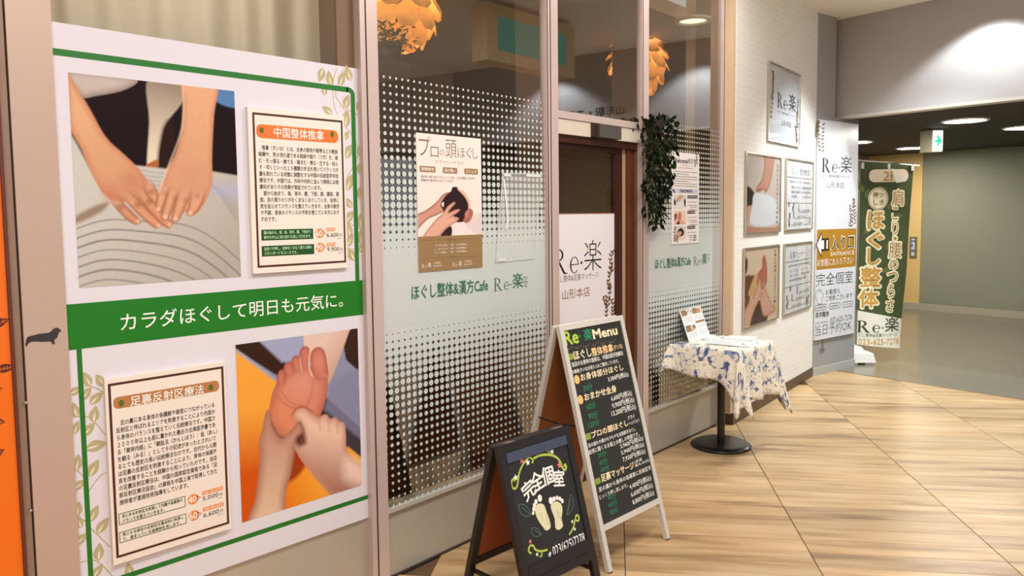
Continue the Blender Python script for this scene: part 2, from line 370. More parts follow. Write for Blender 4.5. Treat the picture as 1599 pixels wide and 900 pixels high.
pm.add([(x0, y0, -0.008), (x1, y0, -0.008), (x1, y1, -0.008), (x0, y1, -0.008), (x0, y0, -bv), (x1, y0, -bv), (x1, y1, -bv), (x0, y1, -bv),
        (x0+bv, y0+bv, 0), (x1-bv, y0+bv, 0), (x1-bv, y1-bv, 0), (x0+bv, y1-bv, 0)],
       [(0, 1, 5, 4), (1, 2, 6, 5), (2, 3, 7, 6), (3, 0, 4, 7), (4, 5, 9, 8), (5, 6, 10, 9), (6, 7, 11, 10), (7, 4, 8, 11), (8, 9, 10, 11)])
pme = bpy.data.meshes.new('plank'); pme.from_pydata(pm.v, [], pm.f); pme.materials.append(OAK)
cand = []
for ia in range(-14, 16):
    for ib in range(-26, 70):
        a = 2.17+(ia+0.5)*PL; bb = 2.05+(ib+0.5)*PW; c = udir*a+vdir*bb
        if not (-3.5 < c[0] < 7.95 and -6.5 < c[1] < 0.28): continue
        d = np.array((c[0], c[1], 0))-CAM; z = d@fwd
        X, Y = (800+FPX*(d@rgt)/z, 450+SHY-FPX*(d@upv)/z) if z > 0.3 else (1e5, 1e5)
        vis = 450 < X < 1900 and 500 < Y < 1080 and c[1] < 0.12 and c[0] < 7.9
        cand.append((z if vis else 1000+abs(z), c[0], c[1], vis))
cand.sort()
rot = math.atan2(udir[1], udir[0]); nvis = 0; rest = MB()
for z, cx, cy, vis in cand:
    if vis and nvis < 300:
        o = bpy.data.objects.new('plank', pme); C.objects.link(o); o.parent = floor; o.location = (cx, cy, 0); o.rotation_euler = (0, 0, rot); nvis += 1
    else:
        ca, sa = math.cos(rot), math.sin(rot); rest.add([(cx+p[0]*ca-p[1]*sa, cy+p[0]*sa+p[1]*ca, p[2]) for p in pm.v], pm.f)
ro = rest.build('plank_field', mat('oak_field', (200, 164, 114), 0.34, var=0.2, scale=3), floor); ro['kind'] = 'stuff'
# ---- grey floor of the passage beyond
gu = (HB-HA)/np.linalg.norm(HB-HA)
def Hp(t, dx=0.0): p = HA+gu*t; return (p[0]+dx, p[1])
gp = [Hp(-1.8), (14.0, 1.75), (14.0, -5.0), Hp(4.0)]
gf = struct(MB().prism(gp, -0.02, 0.002).build('floor_passage', mat('grey_vinyl', (120, 114, 98), 0.22, var=0.12, scale=1.4, spec=0.6)))
BASE[gf.name] = np.zeros(3)
MB().prism([Hp(-0.3, -0.012), Hp(-0.3, 0.012), Hp(4.0, 0.012), Hp(4.0, -0.012)], 0.0005, 0.003).build('floor_strip', mat('floor_strip', (120, 104, 82), 0.4), gf)
# ---- shop interior shell
SHOPW = mat('shop_wall', (112, 88, 66), 0.75, var=0.08, scale=1.2)
struct(MB().box(-1.2, 7.6, 0.42, 4.2, -0.03, 0.006).build('floor_shop', mat('shop_floor', (66, 46, 32), 0.4, var=0.15, scale=3)))
struct(MB().box(0.3, 7.3, 3.6, 3.7, 0.0, 3.2).build('wall_shop_back', SHOPW))
struct(MB().box(0.2, 0.3, 0.4, 3.7, 0.0, 3.2).build('wall_shop_left', SHOPW))
struct(MB().box(7.2, 7.3, 0.5, 3.7, 0.0, 3.2).build('wall_shop_right', mat('shop_wall_light', (176, 150, 112), 0.7, var=0.05)))
struct(MB().box(0.2, 7.3, 0.21, 3.7, 3.0, 3.1).build('ceiling_shop', mat('shop_ceiling', (150, 126, 98), 0.8, var=0.04)))
# ---- ceiling of the mall corridor, lintel wall, passage ceiling
cw = mat('ceiling_white', (242, 236, 226), 0.85, var=0.02, bump=0.05)
struct(MB().prism([(-4, 0.35), (-4, -7), Hp(7.0), Hp(-0.45)], CEIL, CEIL+0.08).build('ceiling', cw))
hb = MB().prism([Hp(-1.9), Hp(7.0), Hp(7.0, 0.12), Hp(-1.9, 0.12)], CEIL2, CEIL+0.02)
GREYH = mat('lintel_grey', (172, 166, 164), 0.6, var=0.03, scale=2, bump=0.05)
hw = struct(hb.build('wall_header', GREYH)); BASE[hw.name] = np.zeros(3)
MB().prism([Hp(-0.2, -0.006), Hp(7.0, -0.006), Hp(7.0, 0.13), Hp(-0.2, 0.13)], CEIL2-0.012, CEIL2+0.012).build('edge_trim', mat('edge_trim', (206, 200, 190), 0.4, 0.3), hw)
struct(MB().prism([Hp(-1.9, 0.1), (14.2, 1.8), (14.2, -5.5), Hp(7.0, 0.1)], CEIL2, CEIL2+0.05).build('ceiling_passage', mat('ceiling_dark', (44, 36, 26), 0.75, var=0.08)))
# ---- far wall of the passage: grey panel wall and a cream section
bu = (BB-BA)/np.linalg.norm(BB-BA)
bw = struct(MB().box(-1.6, 5.5, 0, CEIL2, -0.12, 0).build('wall_back', mat('back_grey', (142, 142, 122), 0.7, var=0.04, scale=1.2), fr=FB))
uL, uR = FB.px(1330, 300)[0], FB.px(1441, 300)[0]
cr = MB().box(-1.4, uR, 0.10, CEIL2-0.004, 0, 0.03).build('cream_panel', mat('back_cream', (226, 190, 124), 0.65, var=0.03), bw); cr['label'] = 'cream wall section behind the green banner'
bb_ = struct(MB().box(-1.6, 5.5, 0.002, 0.11, 0.0, 0.02).build('baseboard_back', mat('skirting_pale', (176, 168, 146), 0.5), fr=FB.off(0.031)))
sw = mat('side_grey', (132, 130, 120), 0.7)
struct(MB().box(8.13, 13.6, 1.4, 1.5, 0, CEIL2).build('wall_passage_left', sw))
struct(MB().box(7.9, 14, -5.1, -5.0, 0, CEIL2).build('wall_passage_right', sw))
struct(MB().box(-4.1, -4.0, -7.0, 0.4, 0, CEIL).build('wall_left', mat('opposite_wall2', (176, 158, 136), 0.7, var=0.05)))
# ---- white brick wall
def brickmat():
    m = bpy.data.materials.new('white_brick'); m.use_nodes = True; nt = m.node_tree; N = nt.nodes; L = nt.links; b = N['Principled BSDF']
    tc = N.new('ShaderNodeTexCoord'); br = N.new('ShaderNodeTexBrick'); L.new(tc.outputs['Object'], br.inputs['Vector'])
    br.inputs['Scale'].default_value = 1.0; br.inputs['Brick Width'].default_value = 0.21; br.inputs['Row Height'].default_value = 0.0475; br.inputs['Mortar Size'].default_value = 0.0035
    br.inputs['Mortar Smooth'].default_value = 0.3; br.inputs['Bias'].default_value = 0.0
    br.inputs['Color1'].default_value = (*lin((239, 236, 229)), 1); br.inputs['Color2'].default_value = (*lin((236, 232, 224)), 1); br.inputs['Mortar'].default_value = (*lin((246, 244, 238)), 1)
    L.new(br.outputs['Color'], b.inputs['Base Color']); b.inputs['Roughness'].default_value = 0.55
    bp = N.new('ShaderNodeBump'); bp.inputs['Strength'].default_value = 0.25; bp.inputs['Distance'].default_value = 0.003; bp.invert = True
    L.new(br.outputs['Fac'], bp.inputs['Height']); L.new(bp.outputs[0], b.inputs['Normal']); return m
WL = float(np.linalg.norm(WB-WA))
struct(MB().box(0, WL, 0.09, CEIL, -0.30, 0).build('wall_brick', brickmat(), fr=FW))
struct(MB().box(-0.004, WL, 0, 0.09, -0.29, 0.006).build('baseboard_brick', mat('skirting_brown', (92, 70, 50), 0.5), fr=FW))
SL = float(np.linalg.norm(SB-SA))
struct(MB().box(0, SL, 0, CEIL2, -0.5, 0).box(0, SL*0.42, CEIL2, CEIL, -0.5, 0).build('wall_sign', mat('sign_wall_grey', (158, 158, 158), 0.6, var=0.03), fr=FS))
struct(MB().box(0, SL, 0.0, 0.075, 0, 0.012).build('baseboard_sign', mat('skirting_grey', (178, 178, 174), 0.5), fr=FS))
# ---- shopfront: kick panels, posts, glazing
KT = 0.312
def trim(n, lo, hi, w0, w1, z0=0.0, z1=CEIL, m=METAL, fr=F0): return struct(MB().box(lo, hi, z0, z1, w0, w1).build('trim_%d' % n, m, fr=fr))
U = lambda x, y=300: F0.px(x, y)[0]
kw = struct(MB().box(2.0, 3.19, 0, KT-0.012, -0.10, -0.006).build('wall_kick_window', METALK, fr=F0))
struct(MB().box(4.2, 5.30, 0, KT-0.012, -0.10, -0.006).build('wall_kick_entrance', METALK, fr=F0))
pl0 = FP.px(103, 476)[0]; pr0 = FP.px(575, 440)[0]
struct(MB().box(pl0-0.02, pr0+0.09, 0, 0.33, -0.10, -0.014).build('wall_kick_poster', METALK, fr=FP))
# wide pillar and narrow strip at the far left
pa, pb, pc, pd = [FP.px(x, 500)[0] for x in (17, 31, 34, 103)]
trim(1, pc, pd, -0.20, 0.012, m=PILLAR, fr=FP)
trim(2, pa, pb, -0.20, 0.006, m=mat('strip_taupe', (150, 122, 106), 0.45, 0.2), fr=FP)
sc3 = MB()
for yy in (628, 796):
    u, v = FP.px(38.5 if yy == 628 else 46, yy); sc3.lathe([(0.0001, 0.003), (0.004, 0.002), (0.005, 0), (0.005, -0.002)], (u, v, 0.014), 10)
p1 = bpy.data.objects['trim_1']; sc3.each('screw', mat('screw_steel', (210, 200, 190), 0.25, 0.8), p1)
struct(MB().box(pa-0.8, pa-0.001, 0, CEIL, -0.20, -0.03).build('wall_orange_backing', mat('far_left_wall', (150, 90, 60), 0.6), fr=FP))
# posts with their deep jambs
P0a, P0b, P1a, P1b, P2a, P2b, P3a, P3b = U(562), U(590), U(851), U(869), U(998), U(1010), U(1125), U(1150)
def post(n, a, b, grooves=(), depth=0.02):
    o = trim(n, a, b, -0.02, depth)
    for g in grooves: MB().box(g, g+0.006, 0, CEIL, depth-0.001, depth+0.0015).build('groove', DARKRED, o)
    return o
post(3, P0a+0.004, P0b, (P0a+0.03,), 0.022)
post(4, P1a, P1b, (P1a+0.006, P1a+0.032), 0.016)
post(5, P2a+0.01, P2b, (P2a+0.018,), 0.014)
post(6, P3a, 5.31, (P3a+0.002,), 0.02)
for n, (a, b, d) in enumerate(((P0a-0.08, P0b-0.01, 0.16), (P1a+0.012, P1b-0.005, 0.19), (P2a+0.015, P2b-0.005, 0.19), (P3a+0.004, 5.34, 0.19))):
    trim(7+n, a, b, -0.02-d, -0.02, 0.34 if n == 0 else 0.0, m=JAMB)
struct(MB().box(5.26, 5.30, 0.09, CEIL, -0.3, 0.085).build('wall_brick_return', mat('return_beige', (214, 184, 152), 0.6), fr=F0))
# kick-panel sills
SILL = mat('sill_silver', (206, 204, 196), 0.3, 0.35, var=0.03)
def sill(n, a, b, fr=F0): return struct(MB().box(a, b, KT-0.012, KT+0.006, -0.03, 0.012).build('trim_%d' % n, SILL, fr=fr))
sill(11, P0b, P1a); sill(12, P2b, P3a)
# dark line at the foot of the kick panels
dk = mat('foot_line_dark', (58, 46, 36), 0.8, var=0.3, scale=20)
struct(MB().box(2.0, 3.19, 0, 0.010, -0.006, 0.002).build('trim_13', dk, fr=F0)); struct(MB().box(4.2, 5.2, 0, 0.010, -0.006, 0.002).build('trim_18', dk, fr=F0))
# film with halftone dots
def filmmat(v0, vm):
    m = bpy.data.materials.new('halftone_film'); m.use_nodes = True; nt = m.node_tree; N = nt.nodes; L = nt.links
    for n in list(N): N.remove(n)
    def mth(op, a, b=None):
        n = N.new('ShaderNodeMath'); n.operation = op
        for i, x in enumerate((a, b)):
            if x is None: continue
            if isinstance(x, (int, float)): n.inputs[i].default_value = x
            else: L.new(x, n.inputs[i])
        return n.outputs[0]
    tc = N.new('ShaderNodeTexCoord'); sx = N.new('ShaderNodeSeparateXYZ'); L.new(tc.outputs['Object'], sx.inputs[0])
    pit = 0.034
    fx = mth('SUBTRACT', mth('FRACT', mth('DIVIDE', sx.outputs[0], pit)), 0.5); fy = mth('SUBTRACT', mth('FRACT', mth('DIVIDE', sx.outputs[1], pit)), 0.5)
    d = mth('SQRT', mth('ADD', mth('MULTIPLY', fx, fx), mth('MULTIPLY', fy, fy)))
    row = mth('MULTIPLY', mth('ADD', mth('FLOOR', mth('DIVIDE', sx.outputs[1], pit)), 0.5), pit)
    t = mth('ABSOLUTE', mth('SUBTRACT', row, vm))
    rp = N.new('ShaderNodeValToRGB'); L.new(t, rp.inputs[0]); e = rp.color_ramp.elements; e[0].position = 0.11; e[0].color = (0.75,)*3+(1,); e[1].position = 0.96; e[1].color = (0.15,)*3+(1,)
    for p_, c_ in ((0.28, 0.50), (0.36, 0.44), (0.63, 0.27)): k = e.new(p_); k.color = (c_,)*3+(1,)
    msk = mth('LESS_THAN', d, rp.outputs[0])
    out = N.new('ShaderNodeOutputMaterial'); tr = N.new('ShaderNodeBsdfTransparent'); b = N.new('ShaderNodeBsdfPrincipled'); b.inputs['Base Color'].default_value = (*lin((200, 207, 206)), 1); b.inputs['Roughness'].default_value = 0.5
    mx = N.new('ShaderNodeMixShader'); L.new(msk, mx.inputs[0]); L.new(tr.outputs[0], mx.inputs[1]); L.new(b.outputs[0], mx.inputs[2]); L.new(mx.outputs[0], out.inputs[0]); return m
FILM = filmmat(0, 1.275)
def window(n, a, b, z0, z1, film=True):
    w = struct(MB().flat(rect((a, z0, b, z1)), -0.006).build('window_%d' % n, GLASS, fr=F0))
    if film: f = MB().flat(rect((a, z0, b, 2.212)), -0.0025).build('halftone_film', FILM, w); f['label'] = 'white halftone dot film on the glass'
    return w
W1 = window(1, P0b, P1a+0.01, KT, CEIL); W2 = window(2, P2b, P3a+0.01, KT, CEIL); W3 = window(3, P1b-0.01, P2a+0.01, 2.165, CEIL, False)
W4 = struct(MB().flat(rect((pl0, 0.30, pr0, CEIL)), -0.018).build('window_4', GLASS, fr=FP))
for W_, (ta, tb), (ra, rb) in ((W1, ((643, 446, 469, 762), (771, 430, 455, 817)), (818, 824)), (W2, ((1023, 405, 421, 1079), (1083, 397, 415, 1104)), (1105, 1108))):
    t = Text().add('ほぐし整体&漢方Cafe', F0.q(*ta), 0.0, 0.012); t.build('lettering', FILMG, W_)
    logo(W_, F0.q(*tb), 0.0, FILMG, nameit='shop_mark', wt=0.7)
    u0, v0, u1, v1 = F0.q(ra, tb[1]+2 if ra < 900 else tb[1], tb[2]-5 if ra < 900 else tb[2]-6, rb)
    t = Text()
    for i, ch in enumerate('りらく'): t.add(ch, (u0, v1-(i+1)*(v1-v0)/3+0.004, u1, v1-i*(v1-v0)/3), 0.0)
    t.build('reading_aid', FILMG, W_)
# faint frosted credits under the lettering on the second window
# ---- entrance
WOOD = mat('dark_red_wood', (96, 46, 24), 0.38, var=0.22, scale=4)
WOODD = mat('dark_red_wood_edge', (64, 26, 14), 0.4, var=0.15, scale=4)
zt0, zt1 = 2.125, 2.165
struct(MB().box(P1b-0.01, P2a+0.012, zt0, zt1, -0.03, 0.008).build('trim_14', METAL, fr=F0))
dr = struct(bpy.data.objects.new('door_1', None)); C.objects.link(dr); DF = F0.off(-0.07); dr.matrix_world = DF.M(); BASE[dr.name] = np.zeros(3)
ud = lambda x, y=300: DF.px(x, y)[0]
s0, s1, s2, s3 = ud(959), ud(969), ud(974), ud(998)
MB().flat(rect((P1b-0.02, 0.05, s0, 1.98)), -0.002).build('door_glass', GLASS, dr)
MB().box(s0, s1, 0.005, 2.0, -0.025, 0.012).build('door_stile', WOODD, dr)
MB().box(P1b-0.05, s0, 1.97, 2.0, -0.025, 0.012).build('door_rail', WOODD, dr)
MB().box(P1b-0.05, s0, 0.005, 0.09, -0.025, 0.012).build('kick_rail', WOODD, dr)
struct(MB().box(s1+0.001, s2, 0, 2.0, -0.10, -0.058).build('trim_15', mat('jamb_strip', (196, 164, 140), 0.45, 0.2), fr=F0))
struct(MB().box(s2+0.001, P2a+0.012, 0, 2.0, -0.12, -0.045).build('trim_16', WOOD, fr=F0))
struct(MB().box(P1b-0.02, P2a+0.012, 2.001, 2.04, -0.14, -0.02).build('trim_17', WOODD, fr=F0))
sn = thing('door_operator', 'pale automatic door cover with a dark sensor box above the entrance', 'door operator', F0, (3.7, 2.04))
ua, ub, uc = U(922, 190), U(964, 198), P2a+0.008
MB().box(P1b+0.002, ua, 2.042, 2.122, -0.04, 0.002).build('cover', mat('operator_white', (214, 204, 188), 0.4, 0.1), sn)
MB().box(ub, uc, 2.042, 2.122, -0.04, 0.002).build('cover', MATS['operator_white'], sn)
MB().box(ua+0.001, ua+0.05, 2.046, 2.118, -0.04, 0.012).build('sensor_end', DARKRED, sn)
MB().prism([(ua+0.05, 2.044), (ub-0.001, 2.044), (ub-0.001, 2.118), (ua+0.05, 2.118)], -0.04, 0.03).build('sensor', mat('sensor_dark', (78, 74, 68), 0.4), sn)
u, v = F0.px(988, 203); MB().lathe([(0.0001, 0.002), (0.012, 0.002), (0.012, 0)], (u, v, 0.002), 14).build('emblem', mat('emblem_dark', (70, 84, 78), 0.4), sn)
# ================================================================== THINGS ON THE LEFT PART
# orange sign at the far left edge
ou = FP.px(12, 500)[0]
og = thing('orange_sign', 'orange sign panel with dark brown leaf prints at the far left edge', 'sign', FP, (ou-0.3, 0.02))
MB().box(ou-0.62, ou, 0.02, CEIL-0.02, -0.02, 0.012).build('panel', mat('orange_print', (240, 112, 8), 0.4, var=0.03), og)
MB().box(ou+0.0005, ou+0.010, 0.02, CEIL-0.02, -0.02, 0.018).build('edge_strip', mat('edge_brown', (96, 44, 26), 0.5), og)
lf = MB(); lv = MB(); FPo = FP.off(0.013)
for x, y, L_, a in ((-2, 577, 0.052, 0.1), (-14, 657, 0.045, -0.2), (-8, 612, 0.03, 0.4), (-16, 510, 0.06, 0.3), (-20, 720, 0.06, 0.5)):
    c = FP.px(x, y); lf.flat(leafpoly((c[0]-0.01, c[1]), L_, L_*0.5, a, 0.05), 0.0126)
    for k in range(1, 5):
        b = (c[0]-0.01+math.cos(a)*L_*k/6, c[1]+math.sin(a)*L_*k/6)
        for s in (-1, 1): lv.stroke([b, (b[0]+L_*0.14*math.cos(a+s*0.8), b[1]+L_*0.14*math.sin(a+s*0.8))], 0.0015, 0.0131)
    lv.stroke([(c[0]-0.01, c[1]), (c[0]-0.01+math.cos(a)*L_*0.9, c[1]+math.sin(a)*L_*0.9)], 0.0015, 0.0131)
lf.stuff('leaf_print', mat('ink_maroon', (92, 20, 10), 0.5), og); lv.stuff('leaf_vein', mat('ink_orange2', (236, 130, 30), 0.5), og)
# dog decal on the pillar
dgp = [(38, 538), (40, 528), (44, 525), (60, 521), (75, 519), (82, 513), (88, 511.5), (94, 517), (90, 519), (88, 526), (83, 531), (84, 536), (80, 537), (77, 533), (66, 533.5), (52, 533), (46, 534), (42, 537), (40, 541)]
dt = thing('dog_decal', 'dark long-bodied dog silhouette sticker on the beige pillar', 'sticker', FP, FP.px(64, 538))
MB().prism([FP.px(*p) for p in spline(dgp, 3, True)], 0.0121, 0.0128).build('silhouette', mat('decal_black', (50, 44, 46), 0.5), dt)
# big poster
u0, v0, u1, v1 = FP.px(103, 476)[0], FP.px(580, 807)[1], FP.px(573, 440)[0], FP.px(78, 33)[1]
PO = thing('massage_poster', 'large white poster with green band, hands photograph and foot photograph', 'poster', FP, ((u0+u1)/2, v0))
MB().box(u0, u1, v0, v1, -0.012, 0.0).build('panel', WHITEP, PO)
bq = (u0, FP.px(107, 547.5)[1], u1, FP.px(103, 476)[1])
MB().flat(rect(bq), 0.0006).build('green_band', GREEN, PO)
Text().add('カラダほぐして明日も元気に。', FP.q(188, 490, 518, 535), 0.0012, 0.004).build('slogan', INKW, PO)
ln = MB(); w_ = 0.0005
vt = FP.px(80, 80)[1]; ur = FP.px(554.5, 300)[0]; tl = 0.0105
ln.flat(rect((u0, vt-tl, ur-0.02, vt+tl)), w_)
cn = [(ur-0.02+0.02*math.sin(a)+tl*0*1, vt-0.02+0.02*math.cos(a)) for a in np.linspace(0, math.pi/2, 6)]
ln.stroke([(ur-0.03, vt)]+cn+[(ur, bq[3])], 2*tl*0.95, w_)
ul = FP.px(133, 730)[0]; vb = FP.px(578, 775)[1]
ln.flat(rect((ul-0.0075, vb, ul+0.0075, bq[1])), w_); ln.flat(rect((ul-0.0075, vb-0.009, u1, vb+0.009)), w_)
ln.each('green_border', LGREEN, PO)
# leaf motifs
lm = MB(); vn = MB(); st = MB()
def motif(lst, L_):
    for x, y, a, s in lst:
        c = FP.px(x, y); a = math.radians(a); l = L_*s
        c = (c[0]-math.cos(a)*l/2, c[1]-math.sin(a)*l/2)
        lm.flat(leafpoly(c, l, l*0.56, a, 0.12), 0.0003); vn.flat(leafpoly((c[0]+math.cos(a)*l*0.03, c[1]+math.sin(a)*l*0.03), l*0.6, l*0.10, a, 0.05), 0.00045)
motif([(501, 117, -110, 1), (515, 122, 100, 1), (534, 123, 70, 1), (544, 114, 110, 1.1), (507, 140, 80, .8), (511, 172, 150, .9), (542, 158, 70, 1), (541, 185, 80, 1.2), (541, 212, 60, .7),
       (545, 236, 60, 1.1), (546, 285, 65, 1.2), (544, 316, 130, .9), (547, 338, 50, 1), (545, 358, 100, 1.1), (547, 375, 60, 1), (549, 397, 120, 1.1), (562, 165, 80, 1), (563, 235, 90, 1), (563, 262, 80, 1), (564, 300, 80, 1.1), (563, 345, 90, 1), (564, 370, 90, 1.1), (566, 388, 30, .8)], 0.062)
motif([(136, 592, 110, 1), (157, 594, 120, 1), (119, 611, 20, .9), (135, 615, 50, 1), (151, 622, 40, 1.05), (117, 640, 100, 1), (148, 647, 80, 1.1), (119, 668, 70, .9), (139, 671, 45, 1.05), (151, 697, 5, 1.3), (147, 731, 60, 1.15), (121, 723, 80, 1.1), (124, 758, 30, 1), (147, 802, 60, 1.1), (161, 821, 50, 1.15), (122, 795, 80, 1), (128, 842, 40, 1), (155, 862, 85, 1.15), (124, 815, 100, .9), (153, 892, 50, 1), (202, 890, 100, 1)], 0.052)
for pts in ([(526, 106), (520, 130), (521, 160), (527, 180)], [(545, 182), (530, 160), (524, 145), (536, 107)], [(563, 182), (550, 175), (535, 165)], [(539, 197), (552, 215), (562, 240)], [(540, 283), (552, 258), (560, 240)], [(541, 345), (556, 355), (567, 358)], [(541, 390), (556, 388), (568, 375)]):
    st.stroke(spline([FP.px(*p) for p in pts], 5), 0.0035, 0.0002)
for pts in ([(115, 608), (140, 603), (165, 615)], [(113, 652), (140, 653), (165, 680)], [(137, 770), (155, 745), (167, 738)], [(115, 730), (130, 745), (136, 765)], [(138, 822), (155, 838), (172, 855)], [(120, 808), (135, 815), (138, 822)], [(122, 880), (150, 876), (180, 905)]):
    st.stroke(spline([FP.px(*p) for p in pts], 5), 0.0035, 0.0002)
lm.stuff('leaf_motif', OLIVE, PO); vn.stuff('leaf_highlight', OLIVEL, PO); st.stuff('vine_motif', OLIVE, PO)
# photograph 1: two hands pressing on a striped sheet
q1 = (FP.px(115, 280)[0], FP.px(124, 450)[1], FP.px(371, 290)[0], FP.px(106, 113)[1])
ph = Photo(FP, q1, 200, 250, (24, 4, 5))
ph.poly([(100, 108), (210, 122), (196, 140), (150, 150), (125, 150)], (196, 184, 176), sm=True, edge=(150, 130, 126), ew=.04)
ph.poly([(232, 122), (290, 128), (284, 160), (262, 190), (254, 226), (246, 262), (230, 262), (233, 190)], (150, 132, 118), grad=((226, 210, 190), (255, 130), (240, 240)), soft=.01)
ph.poly([(336, 138), (372, 142), (372, 168), (340, 160)], (86, 128, 176), soft=.01)
ph.poly([(254, 200), (270, 190), (272, 262), (246, 262)], (40, 14, 10), soft=.02)
ph.poly([(228, 258), (246, 250), (244, 266), (228, 268)], (176, 96, 40), soft=.01)
ph.poly([(105, 200), (120, 226), (160, 300), (205, 258), (262, 264), (300, 270), (332, 268), (380, 276), (382, 470), (110, 470)], (204, 199, 192), grad=((176, 168, 158), (160, 300), (330, 440)), soft=.012, sm=False)
ph.poly([(116, 340), (140, 325), (168, 316), (160, 330), (118, 350)], (150, 132, 112), soft=.02)
for i in range(11):
    y = 338+i*15.5
    pts = [(112, y+22-0.2*i), (165, y+6), (230, y+8+i*1.0), (290, y+14+i*4), (335, y+36+i*6), (382, y+76+i*7)]
    ph.line(pts, .006+.0016*(i % 3), (118, 116, 110), .006, .85)
for i in range(6): ph.line([(262, 300-i*6), (320, 292-i*3), (350, 300+i*3), (384, 320+i*10)], .005, (140, 138, 140), .006, .7)
for i in range(4): ph.line([(205, 262+i*9), (232, 268+i*7), (262, 272+i*6)], .006, (150, 150, 156), .007, .7)
ph.poly([(330, 285), (375, 290), (375, 312), (328, 305)], (176, 176, 204), soft=.06, alpha=.7)
# left arm and hand
S1, S2, S3 = (224, 172, 134), (200, 136, 102), (158, 96, 70)
ph.poly([(104, 112), (116, 130), (140, 170), (165, 214), (192, 240), (215, 262), (232, 285), (247, 308), (252, 330), (240, 340), (222, 320), (200, 316), (176, 314), (160, 300), (142, 270), (128, 236), (116, 214), (106, 190)], S1, .008, edge=S2, ew=.035, grad=((204, 146, 112), (130, 170), (220, 320)))
ph.poly([(166, 306), (182, 304), (198, 322), (214, 338), (220, 347), (212, 351), (200, 345), (184, 330)], (208, 148, 114), .007, edge=S3, ew=.02, fade=((168, 302), (190, 326)))
ph.poly([(184, 300), (202, 298), (228, 325), (248, 342), (253, 352), (245, 357), (232, 350), (206, 326)], (214, 154, 118), .007, edge=S3, ew=.02, fade=((188, 298), (212, 320)))
ph.poly([(204, 290), (222, 292), (240, 312), (258, 336), (270, 348), (266, 356), (256, 354), (232, 330)], (212, 150, 112), .007, edge=S3, ew=.02, fade=((208, 288), (232, 314)))
ph.poly([(222, 278), (236, 282), (248, 304), (250, 318), (240, 318), (226, 300)], (216, 158, 122), .007, edge=S3, ew=.02, fade=((224, 276), (238, 300)))
for p in ((188, 324), (215, 320), (233, 315), (236, 300)): ph.dot(p, .014, (150, 92, 70), .02, .6)
ph.dot((174, 302), .04, (196, 118, 92), .06, .5); ph.dot((205, 282), .04, (190, 112, 86), .07, .45)
for p in ((215, 346), (248, 353), (265, 351)): ph.dot(p, .010, (236, 190, 166), .012, .8)
# right arm and hand
ph.poly([(284, 120), (338, 128), (334, 180), (331, 240), (331, 284), (324, 308), (314, 326), (302, 336), (288, 332), (262, 330), (246, 326), (244, 308), (254, 284), (262, 262), (274, 240), (283, 205), (286, 160)], (224, 170, 132), .008, edge=(200, 138, 104), ew=.03, grad=((208, 150, 120), (310, 150), (290, 320)))
for a in ([(250, 285), (265, 290), (258, 318), (250, 332), (243, 326), (244, 308)], [(266, 290), (280, 294), (270, 325), (262, 343), (252, 342), (253, 328)], [(282, 292), (300, 294), (288, 326), (278, 346), (267, 344), (270, 328)], [(302, 292), (320, 298), (314, 322), (302, 336), (292, 336), (294, 322)]):
    ph.poly(a, (220, 162, 128), .007, edge=S3, ew=.02, fade=(a[0], ((a[0][0]+a[1][0])/2-5, a[0][1]+26)))
for p in ((247, 327), (258, 339), (274, 342), (297, 333)): ph.dot(p, .011, (244, 196, 170), .012, .8)
for p in ((258, 303), (273, 310), (289, 313), (308, 306)): ph.dot(p, .012, (160, 104, 80), .02, .5)
ph.dot((300, 270), .05, (206, 140, 112), .1, .4); ph.line([(286, 136), (284, 200), (262, 262), (248, 300)], .006, (250, 222, 200), .012, .6)
ph.noise(.025); ph.build('photograph', .0009, PO, 'photograph of two hands pressing on a striped sheet')
# photograph 2: foot held in two hands
q2 = (FP.px(372, 660)[0], FP.px(377, 817)[1], FP.px(561, 620)[0], FP.px(367, 539)[1])
ph = Photo(FP, q2, 170, 250, (140, 144, 172))
ph.poly([(360, 530), (402, 530), (450, 570), (500, 612), (570, 676), (572, 740), (520, 670), (440, 592), (360, 541)], (52, 28, 18), soft=.012, sm=False)
ph.poly([(536, 540), (548, 508), (566, 505), (566, 586), (540, 562)], (54, 30, 20), soft=.012, sm=False)
ph.poly([(400, 528), (480, 518), (470, 560), (440, 566)], (160, 164, 196), soft=.02, sm=False)
ph.poly([(520, 590), (566, 575), (566, 690), (505, 640)], (132, 132, 160), soft=.03, alpha=.7, sm=False)
ph.poly([(352, 534), (372, 548), (440, 604), (430, 660), (410, 830), (352, 830)], (240, 164, 60), soft=.008, grad=((206, 84, 12), (390, 640), (385, 740)), sm=False)
ph.line([(364, 544), (440, 600)], .012, (160, 166, 196), .012)
ph.poly([(430, 690), (480, 720), (572, 800), (560, 840), (400, 840)], (244, 160, 50), soft=.008, grad=((226, 116, 20), (500, 760), (440, 800)), sm=False)
ph.poly([(455, 700), (478, 722), (460, 748), (440, 752)], (160, 56, 6), soft=.03)
ph.poly([(545, 690), (572, 706), (572, 745), (540, 705)], (236, 166, 62), soft=.01, sm=False)
ph.poly([(534, 668), (566, 690), (566, 716), (536, 692)], (66, 58, 66), soft=.01, sm=False)
ph.poly([(474, 528), (482, 520), (548, 506), (544, 520), (530, 560), (514, 598), (500, 600), (480, 560)], (224, 196, 182), .01, grad=((206, 164, 146), (500, 540), (530, 570)))
F1, F2 = (212, 136, 116), (164, 88, 72)
ph.poly([(428, 606), (440, 590), (460, 578), (480, 572), (500, 586), (511, 590), (511, 610), (505, 636), (496, 660), (484, 690), (450, 690), (430, 672), (421, 650), (422, 628)], F1, .008, edge=(184, 104, 86), ew=.07, grad=((216, 134, 100), (480, 590), (445, 672)))
